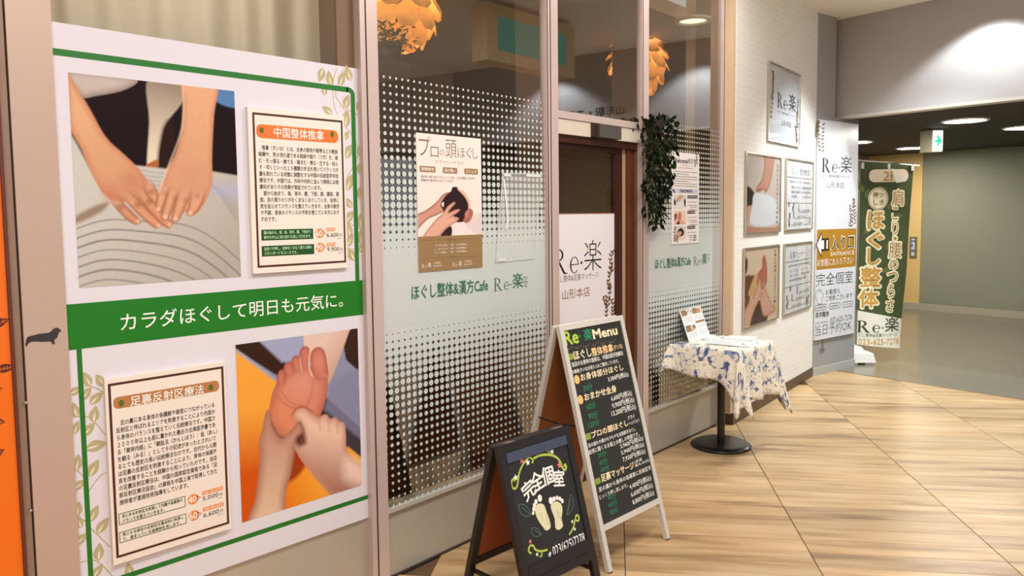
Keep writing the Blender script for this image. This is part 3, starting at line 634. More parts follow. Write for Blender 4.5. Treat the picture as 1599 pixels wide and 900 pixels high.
for a in ([(432, 600), (433, 585), (440, 577), (446, 584), (445, 600), (438, 606)], [(443, 584), (444, 570), (452, 565), (459, 572), (459, 586), (450, 592)], [(455, 572), (456, 560), (463, 555), (470, 563), (471, 580), (462, 584)], [(468, 566), (468, 548), (476, 541), (484, 547), (484, 564), (480, 580), (472, 582)], [(485, 570), (486, 550), (496, 542), (506, 548), (511, 570), (512, 592), (500, 596), (489, 586)]):
    ph.poly(a, (204, 122, 104), .007, edge=F2, ew=.03, fade=((sum(p[0] for p in a)/len(a), max(p[1] for p in a)+2), (sum(p[0] for p in a)/len(a), max(p[1] for p in a)-12)))
ph.line([(484, 548), (482, 572), (488, 588)], .008, (250, 214, 196), .010, .8); ph.line([(468, 560), (471, 580)], .006, (246, 206, 186), .010, .7)
ph.line([(432, 616), (446, 632), (462, 638)], .006, (160, 78, 58), .012, .6); ph.line([(440, 612), (452, 628), (470, 634)], .006, (164, 82, 60), .014, .5)
ph.line([(489, 590), (485, 620), (478, 634)], .010, (180, 92, 70), .02, .6); ph.dot((470, 600), .06, (226, 156, 134), .12, .6); ph.dot((440, 650), .06, (224, 140, 98), .12, .5); ph.dot((498, 566), .03, (222, 146, 126), .06, .6)
H1, H2, H3 = (226, 180, 158), (190, 130, 108), (120, 62, 48)
# left hand and forearm
ph.poly([(404, 690), (410, 668), (414, 646), (420, 640), (424, 656), (432, 676), (442, 682), (458, 668), (466, 658), (474, 664), (472, 680), (462, 694), (459, 712), (454, 740), (446, 770), (440, 830), (386, 830), (398, 780), (403, 740), (405, 712)], (198, 150, 130), .008, edge=(168, 112, 94), ew=.06, grad=((222, 188, 160), (430, 690), (415, 800)))
ph.line([(424, 660), (434, 680), (442, 684)], .008, H3, .012, .8); ph.line([(466, 690), (460, 710), (456, 735)], .010, (150, 90, 70), .02, .7)
# right hand: thumb on the sole, knuckles, forearm
ph.poly([(458, 650), (464, 640), (474, 637), (486, 645), (497, 652), (504, 648), (510, 648), (516, 654), (523, 652), (530, 658), (538, 662), (540, 680), (541, 700), (550, 716), (572, 736), (572, 770), (522, 776), (500, 756), (480, 732), (466, 712), (460, 694), (472, 680), (468, 664)], (232, 192, 172), .008, edge=(196, 142, 120), ew=.05, grad=((160, 104, 84), (524, 680), (492, 765)))
ph.poly([(540, 716), (566, 728), (570, 756), (540, 748)], (246, 216, 198), soft=.08, alpha=.8)
ph.line([(456, 648), (463, 638), (476, 636), (488, 644)], .008, (120, 58, 44), .014, .8); ph.line([(468, 660), (474, 676), (464, 692)], .012, (92, 40, 32), .02, .8)
for a in ([(498, 656), (500, 672)], [(512, 655), (514, 674)], [(526, 660), (527, 676)]): ph.line(a, .008, (196, 140, 118), .016, .7)
ph.poly([(462, 684), (474, 678), (478, 692), (466, 698)], (86, 34, 28), soft=.03, alpha=.9)
ph.noise(.02); ph.build('photograph', .0009, PO, 'photograph of a bare foot held in two hands')
# information cards stuck on the poster
def badge(tb, tw, c, r, s, w):
    tb.flat(ell(c, r, r, 24), w); tb.flat([(c[0]+r*0.55, c[1]+r*0.75), (c[0]+r*1.55, c[1]), (c[0]+r*0.55, c[1]-r*0.75)], w)
    tw.add(s, (c[0]-r*0.9, c[1]-r*0.62, c[0]+r*0.62, c[1]+r*0.62), w+.0004, .02); tw.add('分', (c[0]+r*0.66, c[1]-r*0.45, c[0]+r*1.2, c[1]+r*0.25), w+.0004)
def card(label, oq, iq, hb, ht, hm, dots, title, body, bq_, bars, barfill, badges, prices, tags, tagtext):
    uc_ = (oq[0]+oq[2])/2; cd_ = thing('info_card', label, 'information card', FP, (uc_, oq[1]), 'information cards stuck on the large poster')
    T = .016
    MB().prism(rect(oq), 0.0011, T).build('board', CREAM, cd_)
    mb = MB(); ring(iq, .008, T+.0005, mb); mb.each('brown_border', BROWNL, cd_)
    MB().flat(rr(hb, .5*(hb[3]-hb[1])*.8, 6), T+.0005).build('heading_bar', hm, cd_)
    t = Text().add(title, ht, T+.001, .012)
    d = MB()
    for x, y in dots: d.flat(ell(FPc.px(x, y), .0085, .0115, 14), T+.001)
    d.each('leaf_dot', mat('ink_leafgreen', (84, 104, 22), .5), cd_)
    t.build('title', INKW, cd_)
    tb = Text(); nl = len(body); u0, v0, u1, v1 = bq_; tb.add('\n'.join(body), bq_, T+.0006, .012, 1.25); tb.build('body_text', INK, cd_)
    bm = MB(); bt = Text()
    for bqx, lines in bars:
        h = bqx[3]-bqx[1]; wq = bqx[2]-bqx[0]
        if barfill: bm.flat(rect(bqx), T+.0005)
        else: ring(bqx, .0022, T+.0005, bm)
        for i, s in enumerate(lines):
            full = max(len(x) for x in lines); bt.add(s, (bqx[0]+wq*.045, bqx[1]+h*(.56-.44*i), bqx[0]+wq*(.045+.91*len(s.replace('　', ''))/full), bqx[1]+h*(.88-.44*i)), T+.001, .014)
    bm.each('note_box', DKGREEN, cd_); bt.build('note_text', mat('ink_pale_green', (200, 240, 190), .5) if barfill else DKGREEN, cd_)
    bo = MB(); bw_ = Text(); pt = Text()
    for (x, y), s, r in badges: badge(bo, bw_, FPc.px(x, y), r, s, T+.0005)
    for q_, s in prices:
        wq = q_[2]-q_[0]; pt.add(s, (q_[0], q_[1], q_[0]+wq*.80, q_[3]), T+.0006, .0); pt.add('円', (q_[0]+wq*.87, q_[1]+.002, q_[2], q_[1]+(q_[3]-q_[1])*.75), T+.0006)
        pt.add('(税込)', (q_[0]+wq*.72, q_[1]-(q_[3]-q_[1])*.34, q_[2], q_[1]-(q_[3]-q_[1])*.12), T+.0006)
    for q_ in tags:
        bo.flat(rect(q_), T+.0005); wq = q_[2]-q_[0]; h = q_[3]-q_[1]; bw_.add(tagtext, (q_[0]+wq*.05, q_[1]+h*.14, q_[2]-wq*.05, q_[3]-h*.14), T+.0009, .01)
    bo.each('time_badge', ORANGE, cd_); bw_.build('badge_text', INKW, cd_); pt.build('price_text', INK, cd_)
FPc = FP.off(.016)
B1 = ['　推拿（すいな）とは、全身の筋肉や靭帯などの軟部', '組織や、気の流れ道である経絡や経穴（ツボ）を、揉', 'む・引っ張る・撫でる・摘まむ・擦る・圧する・捻ら', 'す・叩くといった１５種類の手法を用いてバランスが', '最も取れている状態に調整をする中国の伝統医学手技', '療法です。中国では、外科や内科と並んで病院には推', '拿科がありその効果が実証されています。', '　首から始まり、肩、背中、腰、下肢、腕、腹部、頭', '部、目の周りのツボをくまなくほぐしていき、全身に', '気を巡らせてバランスを整えていきます。全身の疲労', 'や不調、身体のバランスの不和を感じている方におす', 'すめです。']
B2 = ['　足の裏にある身体の各臓腑や器官につながっている', '反射区と呼ばれるエリアを刺激することにより内面か', 'ら身体のバランスを整えていく伝統療法です。中国で', '２０００年以上も前に書かれた最古の古典医学書であ', 'る「黄帝内経」に「観趾法（かんしほう）：趾（あし）', 'を観る（みる）」としてその記述があったとされいて', 'るとても歴史の長い伝統療法なのです。古代から人間', 'は足裏の反射区を刺激することにより、身体の体調不', '良を改善することを経験から知っていたのです。当店', 'の足裏反射区療法は、中国の国家認定資格である「足', '部反射区療法協会」の資格を中国上海で取得してきた', '施術者が直接技術指導をしています。']
Q = FPc.q
def QQ(tl, br_, bl=None):  # from the upper-left, lower-right corners
    u0 = .5*(FPc.px(*tl)[0]+FPc.px(*(bl or tl))[0]); return (u0, FPc.px(*br_)[1], FPc.px(*br_)[0], FPc.px(*tl)[1])
card('cream card with orange heading beside the hands photograph', QQ((385, 166), (543.5, 418), (397, 431)), QQ((392, 175), (540.5, 410), (404, 421)), Q(400, 193.5, 215, 528), Q(427.5, 198, 214, 505.5), mat('heading_orange', (230, 118, 44), .5),
     ((408.5, 203.5), (518.6, 210)), '中国整体推拿', B1, (FPc.px(404, 250)[0], FPc.px(412, 346)[1], FPc.px(529, 300)[0], FPc.px(404, 226)[1]),
     [(Q(408, 359, 376, 489), ('頭の後から、首、肩、背中、腰、下肢まで', '背中を中心に気の滞りを流して行きます。')), (Q(408.7, 384.5, 401, 490.5), ('当店イチ押し、全体をくまなく整える最も', 'スタンダードなコースです。'))], True,
     [((499, 364.5), '60', .019), ((499.7, 386.5), '90', .019)], [(Q(510, 364, 371.5, 533.5), '6,600'), (Q(511, 386.5, 394, 534.5), '9,900')], [Q(509.7, 356, 361.5, 523), Q(510.5, 379.5, 385, 523.7)], '足湯付き')
card('cream card with tan heading beside the foot photograph', QQ((164, 593), (361, 826), (176.5, 883)), QQ((169, 600), (358, 818), (181, 872)), Q(177, 621.5, 640, 342), Q(203.4, 619.5, 635, 318), TAN,
     ((189.5, 630), (329, 605)), '足裏反射区療法', B2, (FPc.px(184, 730)[0], FPc.px(186, 790)[1], FPc.px(340, 700)[0], FPc.px(337, 628)[1]),
     [(Q(185.5, 803, 821, 289.5), ('足にある反射区を刺激して内臓や各器官の', 'バランスを整えていきます。')), (Q(186.5, 832, 849, 291), ('気になる部位の反射区を重点的に刺激し', 'て、溜まっている老廃物を流します。'))], False,
     [((301.5, 780), '40', .0185), ((302.8, 805.5), '60', .0185)], [(Q(316.5, 776, 783.5, 347), '5,000'), (Q(317.5, 802, 810, 348), '6,600')], [Q(315.8, 768, 774, 348), Q(316.8, 793.5, 799.5, 349)], '足湯＋肩もみ付き')
# curtain behind the glass above the poster
cu0, cu1 = FP.off(-.14).px(60, 60)[0], FP.off(-.14).px(514, 60)[0]
nu_, nv_ = 150, 8; cv = []; cf = []
for j in range(nv_):
    for i in range(nu_):
        t = i/(nu_-1); z = 1.9+1.35*j/(nv_-1)
        cv.append((cu0+(cu1-cu0)*t, z, -.14+.018*math.sin(t*46+.8*math.sin(t*9))+.010*math.sin(t*21+z*.7)))
for j in range(nv_-1):
    for i in range(nu_-1): cf.append((j*nu_+i, j*nu_+i+1, (j+1)*nu_+i+1, (j+1)*nu_+i))
ct = mesh_obj('curtain', cv, cf, mat('curtain_cream', (206, 198, 180), .9, var=.05, scale=2, bump=.2, bscale=300), None, FP, True)
cm = ct.data.materials[0].node_tree; trn = cm.nodes.new('ShaderNodeBsdfTranslucent'); trn.inputs[0].default_value = (*lin((214, 206, 188)), 1); mxs = cm.nodes.new('ShaderNodeMixShader'); mxs.inputs[0].default_value = .45
cm.links.new(cm.nodes['Principled BSDF'].outputs[0], mxs.inputs[1]); cm.links.new(trn.outputs[0], mxs.inputs[2]); cm.links.new(mxs.outputs[0], cm.nodes['Material Output'].inputs[0])
tag(ct, 'pale pleated curtain behind the glass above the large poster', 'curtain')
# ================================================================== THINGS ON THE FIRST WINDOW
FG = F0
def onq(tl, br_, bl, fr=F0):
    u0 = .5*(fr.px(*tl)[0]+fr.px(*bl)[0]); return (u0, fr.px(*bl)[1], fr.px(*br_)[0], fr.px(*tl)[1])
hq = onq((649, 207), (753, 400), (653.5, 425.5))
HPp = thing('head_spa_poster', 'pink-white head massage poster with brown lower panel on the dotted window', 'poster', F0, ((hq[0]+hq[2])/2, hq[1]))
MB().prism(rect(hq), .0, .0015).build('sheet', mat('paper_blush', (242, 228, 220), .5, var=.015), HPp)
vb_ = F0.px(653, 370)[1]
ph = Photo(F0, (hq[0]+.002, vb_, hq[2]-.002, F0.px(652, 285)[1]), 100, 100, (240, 226, 218))
Z = lambda pts: [(640+x/8.185, 260+y/8.185) for x, y in pts]
ph.poly(Z([(430, 1000), (560, 720), (700, 700), (820, 800), (960, 830), (960, 1010), (500, 1010)]), (238, 224, 218), .02)
ph.poly(Z([(700, 730), (800, 830), (930, 890), (930, 600), (800, 640)]), (226, 208, 206), .03)
ph.poly(Z([(380, 880), (520, 760), (520, 900)]), (54, 30, 36), .02)
ph.poly(Z([(60, 640), (200, 560), (330, 460), (420, 360), (500, 330), (520, 380), (450, 430), (450, 560), (350, 620), (220, 680), (60, 830)]), (206, 150, 132), .012, edge=(150, 96, 88), ew=.06)
ph.poly(Z([(390, 480), (450, 380), (520, 320), (540, 270), (590, 262), (620, 290), (700, 390), (750, 480), (735, 570), (700, 690), (620, 715), (520, 690), (450, 600), (410, 540)]), (48, 28, 30), .012)
ph.poly(Z([(600, 285), (690, 320), (725, 370), (760, 430), (772, 510), (748, 560), (738, 470), (690, 380)]), (226, 186, 164), .012)
ph.poly(Z([(750, 540), (795, 560), (805, 610), (770, 690), (720, 725), (680, 700), (700, 640)]), (168, 106, 96), .02)
ph.poly(Z([(700, 600), (740, 560), (752, 620), (715, 665)]), (196, 128, 112), .02)
ph.poly(Z([(400, 480), (430, 455), (425, 520)]), (240, 230, 224), .01)
ph.poly(Z([(150, 930), (320, 690), (420, 600), (470, 520), (555, 455), (580, 470), (540, 520), (490, 590), (560, 560), (620, 545), (632, 570), (560, 630), (600, 650), (628, 665), (590, 710), (470, 790), (330, 930)]), (224, 170, 150), .012, edge=(176, 114, 100), ew=.05)
for a in ([(490, 590), (540, 520)], [(510, 650), (570, 610)]): ph.line(Z(a), .016, (60, 34, 34), .016, .8)
ph.build('photograph', .0018, HPp, 'photograph of hands massaging a head')
tx = Text()
for s, a in (('プ', (653.4, 212, 243, 671.7)), ('ロ', (672, 229, 245, 684.3)), ('の', (686, 233.5, 243, 694)), ('頭', (695.3, 218, 246, 712.4)), ('ほ', (714.4, 230.5, 246, 725.8)), ('ぐ', (727.4, 230.5, 247, 736.7)), ('し', (738, 232, 248, 745.7))): tx.add(s, F0.q(*a), .0021, -.012)
tx.add('ドライヘッドスパ', F0.q(680.7, 249.5, 255.5, 723), .0021, -.012); tx.build('title', INKB, HPp)
tg = MB(); tt = Text()
for a, s in (((655, 259, 268.5, 679.5), '眼精疲労'), ((691, 261.3, 270.5, 713.5), '頭が重い'), ((724.6, 263, 272, 745.7), 'ストレス')):
    q_ = F0.q(*a); h = q_[3]-q_[1]; tg.flat(rr(q_, .005), .0021); tt.add(s, (q_[0]+.01, q_[1]+h*.2, q_[2]-.01, q_[3]-h*.2), .0025, .01)
tg.each('keyword_tag', mat('tag_brown', (158, 118, 76), .5), HPp); tt.build('keyword_text', INKW, HPp)
Text().add('頭の凝りや眼にあるツボをじっくりと押し、たまる緊張をしずめます。\n眼精疲労や頭の疲れをほぐしていきます', F0.q(657, 273.5, 283.5, 742), .0021, 0, 1.2).build('small_text', INKG, HPp)
MB().flat(rect((hq[0], hq[1], hq[2], vb_)), .0019).build('brown_panel', BROWNP, HPp)
tx = Text().add('MENU', F0.q(696, 373, 376.5, 712), .0022); tx.add('ご予約', F0.q(698, 400, 404.5, 710), .0022)
rl = MB()
for x0_, x1_, y in ((656, 694, 376), (714, 750, 373.5), (656, 695, 404.5), (712, 750, 401.5)): rl.stroke([F0.px(x0_, y), F0.px(x1_, F0.px(x0_, y)[1]*0+y-(x1_-x0_)*.04)], .0012, .0021)
rl.each('rule', INKB, HPp); tx.build('panel_heading', INKB, HPp)
tx = Text()
for i, s in enumerate(('すっきりお試し　30分　3,960円(税込)', 'しっかりコース　45分　5,940円(税込)', 'じっくり極み　　60分　7,920円(税込)')): tx.add(s, F0.q(679, 382+5.6*i, 386+5.6*i, 728), .0022, .012)
for x in (676, 724): tx.add('ご予約専用\n023-625-7278', F0.q(x, 409.5-(x-676)*.05, 417-(x-676)*.05, x+13), .0022, .008, 1.2)
tx.build('panel_text', CREAM, HPp)
logo(HPp, F0.q(658, 411, 419, 673), .0022, CREAM, nameit='shop_mark'); logo(HPp, F0.q(706, 408.5, 416.5, 721), .0022, CREAM, nameit='shop_mark')
# clear sleeve hung on the same window
cs = [F0.px(*p) for p in ((784, 271), (845, 272), (834, 403), (774, 409))]
SLV = thing('clear_sleeve', 'empty clear plastic sleeve hung crookedly on the dotted window', 'plastic sleeve', F0, ((cs[2][0]+cs[3][0])/2, cs[2][1]))
SLM = bpy.data.materials.new('sleeve_plastic'); SLM.use_nodes = True; nt = SLM.node_tree; b = nt.nodes['Principled BSDF']; b.inputs['Base Color'].default_value = (.9, .92, .9, 1); b.inputs['Alpha'].default_value = .16; b.inputs['Roughness'].default_value = .15
MB().prism(cs, .001, .004).build('sheet', SLM, SLV)
ed = MB(); ed.stroke(cs, .006, .0046, True); eo = ed.build('welded_edge', mat('sleeve_edge', (214, 220, 214), .3), SLV)
MB().stroke([F0.px(786, 280), F0.px(790, 320), F0.px(792, 345), F0.px(789, 358)], .010, .0046).build('pale_streak', mat('sleeve_streak', (240, 244, 246), .25), SLV)  # opaque pale streak along the left side of the sheet
for x0_, x1_, y in ((786, 797, 273.5), (821, 843, 274), (776, 789, 406)):
    MB().flat(rect(F0.q(x0_, y-2, y+2, x1_)), .0048).build('tape', mat('tape_clear', (222, 228, 222), .3), SLV)
# white sign on the door glass
DFs = DF.off(.002)
dq = (P1b-.06, .70, ud(958.5), DF.px(900, 333)[1])
DS = thing('door_sign', 'white shop sign with black lettering covering the lower door glass', 'sign', DF, ((dq[0]+dq[2])/2, dq[1]))
MB().prism(rect(dq), .0005, .003).build('sheet', mat('sign_white', (236, 230, 236), .4, var=.015), DS)
D_ = lambda x, y: DF.px(x, y)
lq = (D_(861.5, 420)[0], D_(872, 429)[1], D_(938.5, 400)[0], D_(925, 375)[1])
logo(DS, lq, .0036, INK, wt=.8, nameit='shop_mark', boff=-.012)
MB().flat(ell(D_(917, 388), .008, .014, 12), .0034).build('mark_accent', mat('ink_lime', (206, 206, 96), .5), DS)
Text().add('ほぐし整体&足裏マッサージ', DF.q(861, 432, 443, 934), .0036, -.004).build('strapline', INKG, DS)
Text().add('山形本店', DF.q(877, 453, 469, 920.5), .0036, .0).build('branch_name', mat('ink_bronze', (140, 98, 50), .4), DS)
MB().flat(rect((dq[0], dq[3]-.006, dq[2], dq[3])), .0036).build('top_line', mat('ink_rose', (150, 96, 84), .5), DS)
lm = MB(); sm_ = MB()
for k, (x, y) in enumerate(((955, 425), (951, 452), (950, 478), (955, 500), (945, 495))):
    sprig(lm, D_(x, y), .12, .05, .0034, 6, .034, 3+k, sm_)
lm.stuff('leaf_print', INKB, DS); sm_.stuff('stem_print', INKB, DS)
# ================================================================== SECOND WINDOW
# hanging ivy
FI = F0.off(.05)
ipoly = np.array([FI.px(*p) for p in ((1001, 186), (1012, 181), (1028, 178), (1052, 189), (1049, 205), (1053, 222), (1050, 250), (1046, 275), (1041, 300), (1034, 325), (1030, 345), (1020, 356), (1013, 338), (1006, 320), (1003, 290), (1007, 260), (1003, 230))])
def inside(p, poly):
    c = False; n = len(poly)
    for i in range(n):
        a, b = poly[i], poly[(i+1) % n]
        if (a[1] > p[1]) != (b[1] > p[1]) and p[0] < a[0]+(p[1]-a[1])/(b[1]-a[1])*(b[0]-a[0]): c = not c
    return c
ivb = FI.px(1022, 188)
IV = thing('hanging_ivy', 'dark green trailing ivy hanging on the second window post', 'plant', F0, (ivb[0], ivb[1], .05))
lo, hi = ipoly.min(0), ipoly.max(0); r = random.Random(5)
def leaf3(mb, c, d, L_, Wd, roll):
    d = d/np.linalg.norm(d); s = np.cross(d, (math.sin(roll), .2, math.cos(roll))); s /= np.linalg.norm(s); n = np.cross(s, d)
    mb.add([c, c+d*L_*.45+s*Wd*.5+n*.004, c+d*L_, c+d*L_*.45-s*Wd*.5+n*.004, c+d*L_*.5-n*.004], [(0, 4, 1), (1, 4, 2), (2, 4, 3), (3, 4, 0)])
iva = MB(); ivc = MB()
n = 0
while n < 520:
    p = (r.uniform(lo[0], hi[0]), r.uniform(lo[1], hi[1]))
    if not inside(p, ipoly): continue
    if p[1] < ivb[1]-.05 and r.random() < .2: continue
    w = .05+r.uniform(-.03, .06)*(1.0 if p[1] > ivb[1]-.15 else .6)
    a = r.uniform(-2.6, -.5) if p[1] < ivb[1]-.08 else r.uniform(-3.1, 3.1)
    leaf3(iva if r.random() < .65 else ivc, np.array((p[0], p[1], w)), np.array((math.cos(a), math.sin(a), r.uniform(-.3, .7))), r.uniform(.035, .06), r.uniform(.020, .032), r.uniform(0, 6)); n += 1
o = iva.build('foliage', mat('ivy_dark', (20, 28, 14), .7, var=.3, scale=30), IV); o['kind'] = 'stuff'
o = ivc.build('lighter_foliage', mat('ivy_mid', (38, 50, 26), .7, var=.3, scale=30), IV); o['kind'] = 'stuff'
stm = MB()
for k in range(6):
    x0_ = ivb[0]+(k-2.5)*.035; e = .75-.09*abs(k-1.5)
    stm.tube([(x0_, ivb[1]-e*t, .05+.012*math.sin(5*t+k)) for t in np.linspace(0, 1, 9)], .0022, 5)
stm.build('stems', mat('ivy_stem', (52, 46, 26), .6), IV)
pt_ = MB().lathe([(.0001, -.055), (.045, -.055), (.06, .02), (.052, .02), (.04, -.04)], (0, 0, 0), 18); v = np.array(pt_.v); pt_.v = [(ivb[0]-.02+p[0], ivb[1]-.03+p[2], .065-p[1]) for p in v]
pt_.build('planter', mat('planter_dark', (34, 30, 26), .6), IV)
# welcome poster
wq = onq((1048.6, 236.5), (1091, 310), (1048, 382)); WPq = thing('welcome_poster', 'tall narrow welcome price poster on the window beside the ivy', 'poster', F0, ((wq[0]+wq[2])/2, wq[1]))
MB().prism(rect(wq), 0, .002).build('sheet', mat('paper_white', (240, 234, 232), .5, var=.015), WPq)
def wr(a, b, c, d): W_, H_ = wq[2]-wq[0], wq[3]-wq[1]; return (wq[0]+W_*a, wq[1]+H_*b, wq[0]+W_*c, wq[1]+H_*d)
tx = Text().add('Welcome!', wr(.06, .885, .58, .935), .0024, .03); tx.add('歓迎光临', wr(.6, .885, .95, .945), .0024); tx.add('TREATMENTS', wr(.28, .565, .74, .595), .0029, .03)
tx.build('heading', INK, WPq)
MB().flat(rect(wr(.05, .555, .95, .605)), .0023).build('heading_band', mat('band_lilac', (206, 204, 226), .5), WPq)
tx = Text().add('ほぐし整体&足裏マッサージ', wr(.3, .855, .72, .87), .0024); tx.add('COMPLETE PRIVATE ROOMS', wr(.22, .825, .78, .84), .0024); tx.build('red_text', mat('ink_red', (170, 70, 60), .5), WPq)
sm_ = MB()
for i in range(7): sm_.stroke([(wr(.08, .79-.026*i, 0, 0)[0], wr(0, .79-.026*i, 0, 0)[1]), (wr(.92-.3*(i in (1, 4)), 0, 0, 0)[0], wr(0, .79-.026*i, 0, 0)[1])], .006, .0024)
for k in range(3):
    for i in range(2): b_ = wr(.57, .46-.17*k-.035*i, .92, 0); sm_.stroke([(b_[0], b_[1]), (b_[2], b_[1])], .005, .0024)
    for i in range(2): b_ = wr(.65, .405-.17*k-.03*i, .93, 0); sm_.stroke([(b_[0], b_[1]), (b_[2], b_[1])], .006, .0024)
sm_.stuff('text_line', mat('ink_soft', (168, 160, 158), .5), WPq)
tb = MB(); tw = Text()
for k, s in enumerate(('Full Body Massage', 'Foot Massage', 'Head Massage')):
    q_ = wr(.56, .50-.17*k, .95 if k == 0 else .86, .535-.17*k); tb.flat(rr(q_, .006), .0024); h = q_[3]-q_[1]; w_ = q_[2]-q_[0]; tw.add(s, (q_[0]+w_*.06, q_[1]+h*.2, q_[2]-w_*.06, q_[3]-h*.2), .0028)
tb.each('course_tag', mat('tag_black', (40, 38, 42), .5), WPq); tw.build('course_text', INKW, WPq)
def mini(kind, q_, fr, par, w, nu=34, nv=40):
    """small printed photographs"""
    ph = Photo(fr, q_, nu, nv, (214, 206, 200)); W_, H_ = q_[2]-q_[0], q_[3]-q_[1]
    c0 = ph.c; ph.c = lambda pts: np.array([(q_[0]+W_*x, q_[1]+H_*y) for x, y in pts])
    if kind == 'back':
        ph.poly([(0, 0), (1, 0), (1, .45), (.6, .5), (.3, .45), (0, .3)], (226, 224, 222), .02); ph.poly([(0, .3), (.15, .3), (.12, .6), (0, .7)], (40, 30, 32), .02); ph.poly([(.9, .2), (1, .2), (1, .7), (.85, .6)], (40, 34, 38), .02)
        ph.poly([(.2, .62), (.5, .98), (.75, .98), (.6, .75), (.35, .52), (.2, .5)], (212, 162, 138), .03, edge=(160, 110, 96), ew=.08)
    elif kind == 'foot':
        ph.poly([(-.1, -.1), (1.1, -.1), (1.1, 1.1), (-.1, 1.1)], (238, 206, 186), .02); ph.poly([(.1, .2), (.25, .6), (.2, .8), (.05, .7)], (120, 66, 44), .03)
        ph.poly([(.3, .3), (.35, .7), (.5, .9), (.62, .7), (.6, .3), (.45, .2)], (206, 122, 96), .03, edge=(170, 92, 74), ew=.08)
        ph.poly([(.0, .0), (.3, .35), (.4, .3), (.2, 0)], (228, 180, 158), .03); ph.poly([(.5, 0), (.55, .4), (.8, .2), (1, .1), (1, 0)], (224, 172, 150), .03); ph.poly([(.2, 0), (.4, .25), (.5, 0)], (70, 44, 40), .03)
    else:
        ph.poly([(.3, .45), (.4, .75), (.65, .85), (.85, .6), (.8, .35), (.55, .25)], (46, 28, 28), .03); ph.poly([(0, .1), (.3, .5), (.5, .65), (.7, .5), (.45, .2), (.3, 0), (0, 0)], (218, 166, 146), .03, edge=(170, 112, 98), ew=.08)
        ph.poly([(.5, 0), (.8, .3), (1, .3), (1, 0)], (226, 214, 212), .03)
    ph.c = c0; return ph.build('photograph', w, par)
for k, kd in enumerate(('back', 'foot', 'head')): mini(kd, wr(.08, .385-.17*k, .5, .535-.17*k), F0, WPq, .0025)
lm = MB()
for k, (a, b) in enumerate(((.85, .86), (.9, .93), (.12, .03), (.2, .02), (.85, .02), (.12, .12))): sprig(lm, wr(a, b, 0, 0)[:2], .035, .02, .0026, 3, .022, k)
lm.stuff('leaf_print', mat('ink_sage', (74, 92, 76), .5), WPq)
# ================================================================== WHITE WALL POSTERS
FRM = mat('frame_champagne', (196, 186, 168), .25, .7, var=.03)
def frame(label, tl, br_, bl, paper=(232, 230, 230)):
    q_ = onq(tl, br_, bl, FW); o = thing('framed_poster', label, 'poster', FW, ((q_[0]+q_[2])/2, q_[1]), 'framed posters on the white brick wall')
    MB().prism(rect(q_), .001, .008).build('backing', mat('paper_%d_%d' % (paper[0], paper[2]), paper, .5, var=.02), o)
    t = .013
    for nm, a in (('bottom', (q_[0], q_[1], q_[2], q_[1]+t)), ('top', (q_[0], q_[3]-t, q_[2], q_[3])), ('left', (q_[0], q_[1]+t, q_[0]+t, q_[3]-t)), ('right', (q_[2]-t, q_[1]+t, q_[2], q_[3]-t))):
        MB().prism(rect(a), .001, .018).build('frame_bar', FRM, o)
    MB().flat(rect((q_[0]+t, q_[1]+t, q_[2]-t, q_[3]-t)), .014).build('glazing', FRAMEGL, o)
    W_, H_ = q_[2]-q_[0], q_[3]-q_[1]
    return o, (lambda a, b, c, d: (q_[0]+W_*a, q_[1]+H_*b, q_[0]+W_*c, q_[1]+H_*d))
o, R_ = frame('framed shop-name poster high on the white brick wall with leaf borders', (1198.8, 95), (1247, 170), (1196.7, 220), (226, 228, 234))
logo(o, R_(.26, .46, .86, .70), .0095, INK, nameit='shop_mark', wt=1.25); Text().add('ほぐし整体&足裏マッサージ', R_(.3, .395, .82, .42), .0095).build('strapline', INKG, o); Text().add('山形本店', R_(.4, .24, .72, .32), .0095, -.01).build('branch_name', INKB, o)
lm = MB(); sm_ = MB()
for k, (a, b, h, l) in enumerate(((.11, .30, .30, .05), (.12, .55, .2, .055), (.13, .77, .11, .05), (.9, .06, .2, .055), (.93, .27, .2, .05), (.94, .45, .2, .04))): c = R_(a, b, 0, 0); sprig(lm, c[:2], h*.6, .05, .0095, 6, l*.72, k+11, sm_)
lm.stuff('leaf_print', INKB, o); sm_.stuff('stem_print', INKB, o)
# photo posters
o, R_ = frame('framed photo poster of an arm pressing a back, beside a text poster', (1163.3, 236.5), (1217, 300), (1161, 366.5), (222, 206, 194))
def photoq(R_, par, paint, w=.0095, a=(.03, .02, .97, .98)):
    q_ = R_(*a); ph = Photo(FW, q_, 46, 84, (216, 200, 188)); W_, H_ = q_[2]-q_[0], q_[3]-q_[1]; ph.c = lambda pts: np.array([(q_[0]+W_*x, q_[1]+H_*y) for x, y in pts]); paint(ph); ph.build('photograph', w, par)
def arm(ph):
    ph.poly([(.0, .08), (.3, .06), (.9, .05), (1, .1), (1, -.1), (0, -.1)], (196, 140, 116), .02)
    ph.poly([(.0, .58), (.2, .52), (.25, .45), (.15, .35), (0, .3)], (40, 28, 26), .015); ph.poly([(0, .3), (.12, .34), (.18, .2), (0, .1)], (214, 168, 150), .02)
    ph.poly([(.22, .5), (.5, .5), (.8, .45), (.95, .3), (.95, .1), (.15, .1), (.16, .35)], (232, 232, 236), .02)
    ph.poly([(.5, 1.05), (.8, 1.05), (.76, .8), (.66, .6), (.55, .52), (.48, .56), (.36, .52), (.26, .53), (.3, .6), (.42, .68), (.5, .85)], (212, 156, 132), .015, edge=(164, 104, 84), ew=.05)
    ph.line([(.3, .54), (.4, .57)], .01, (110, 50, 40), .01)
photoq(R_, o, arm)
tx = Text()
for i, ch in enumerate('全身の疲れをほぐす中国推拿'): tx.add(ch, R_(.87, .86-.062*i, .93, .90-.062*i), .0102, .0)
tx.build('vertical_text', INKG, o)
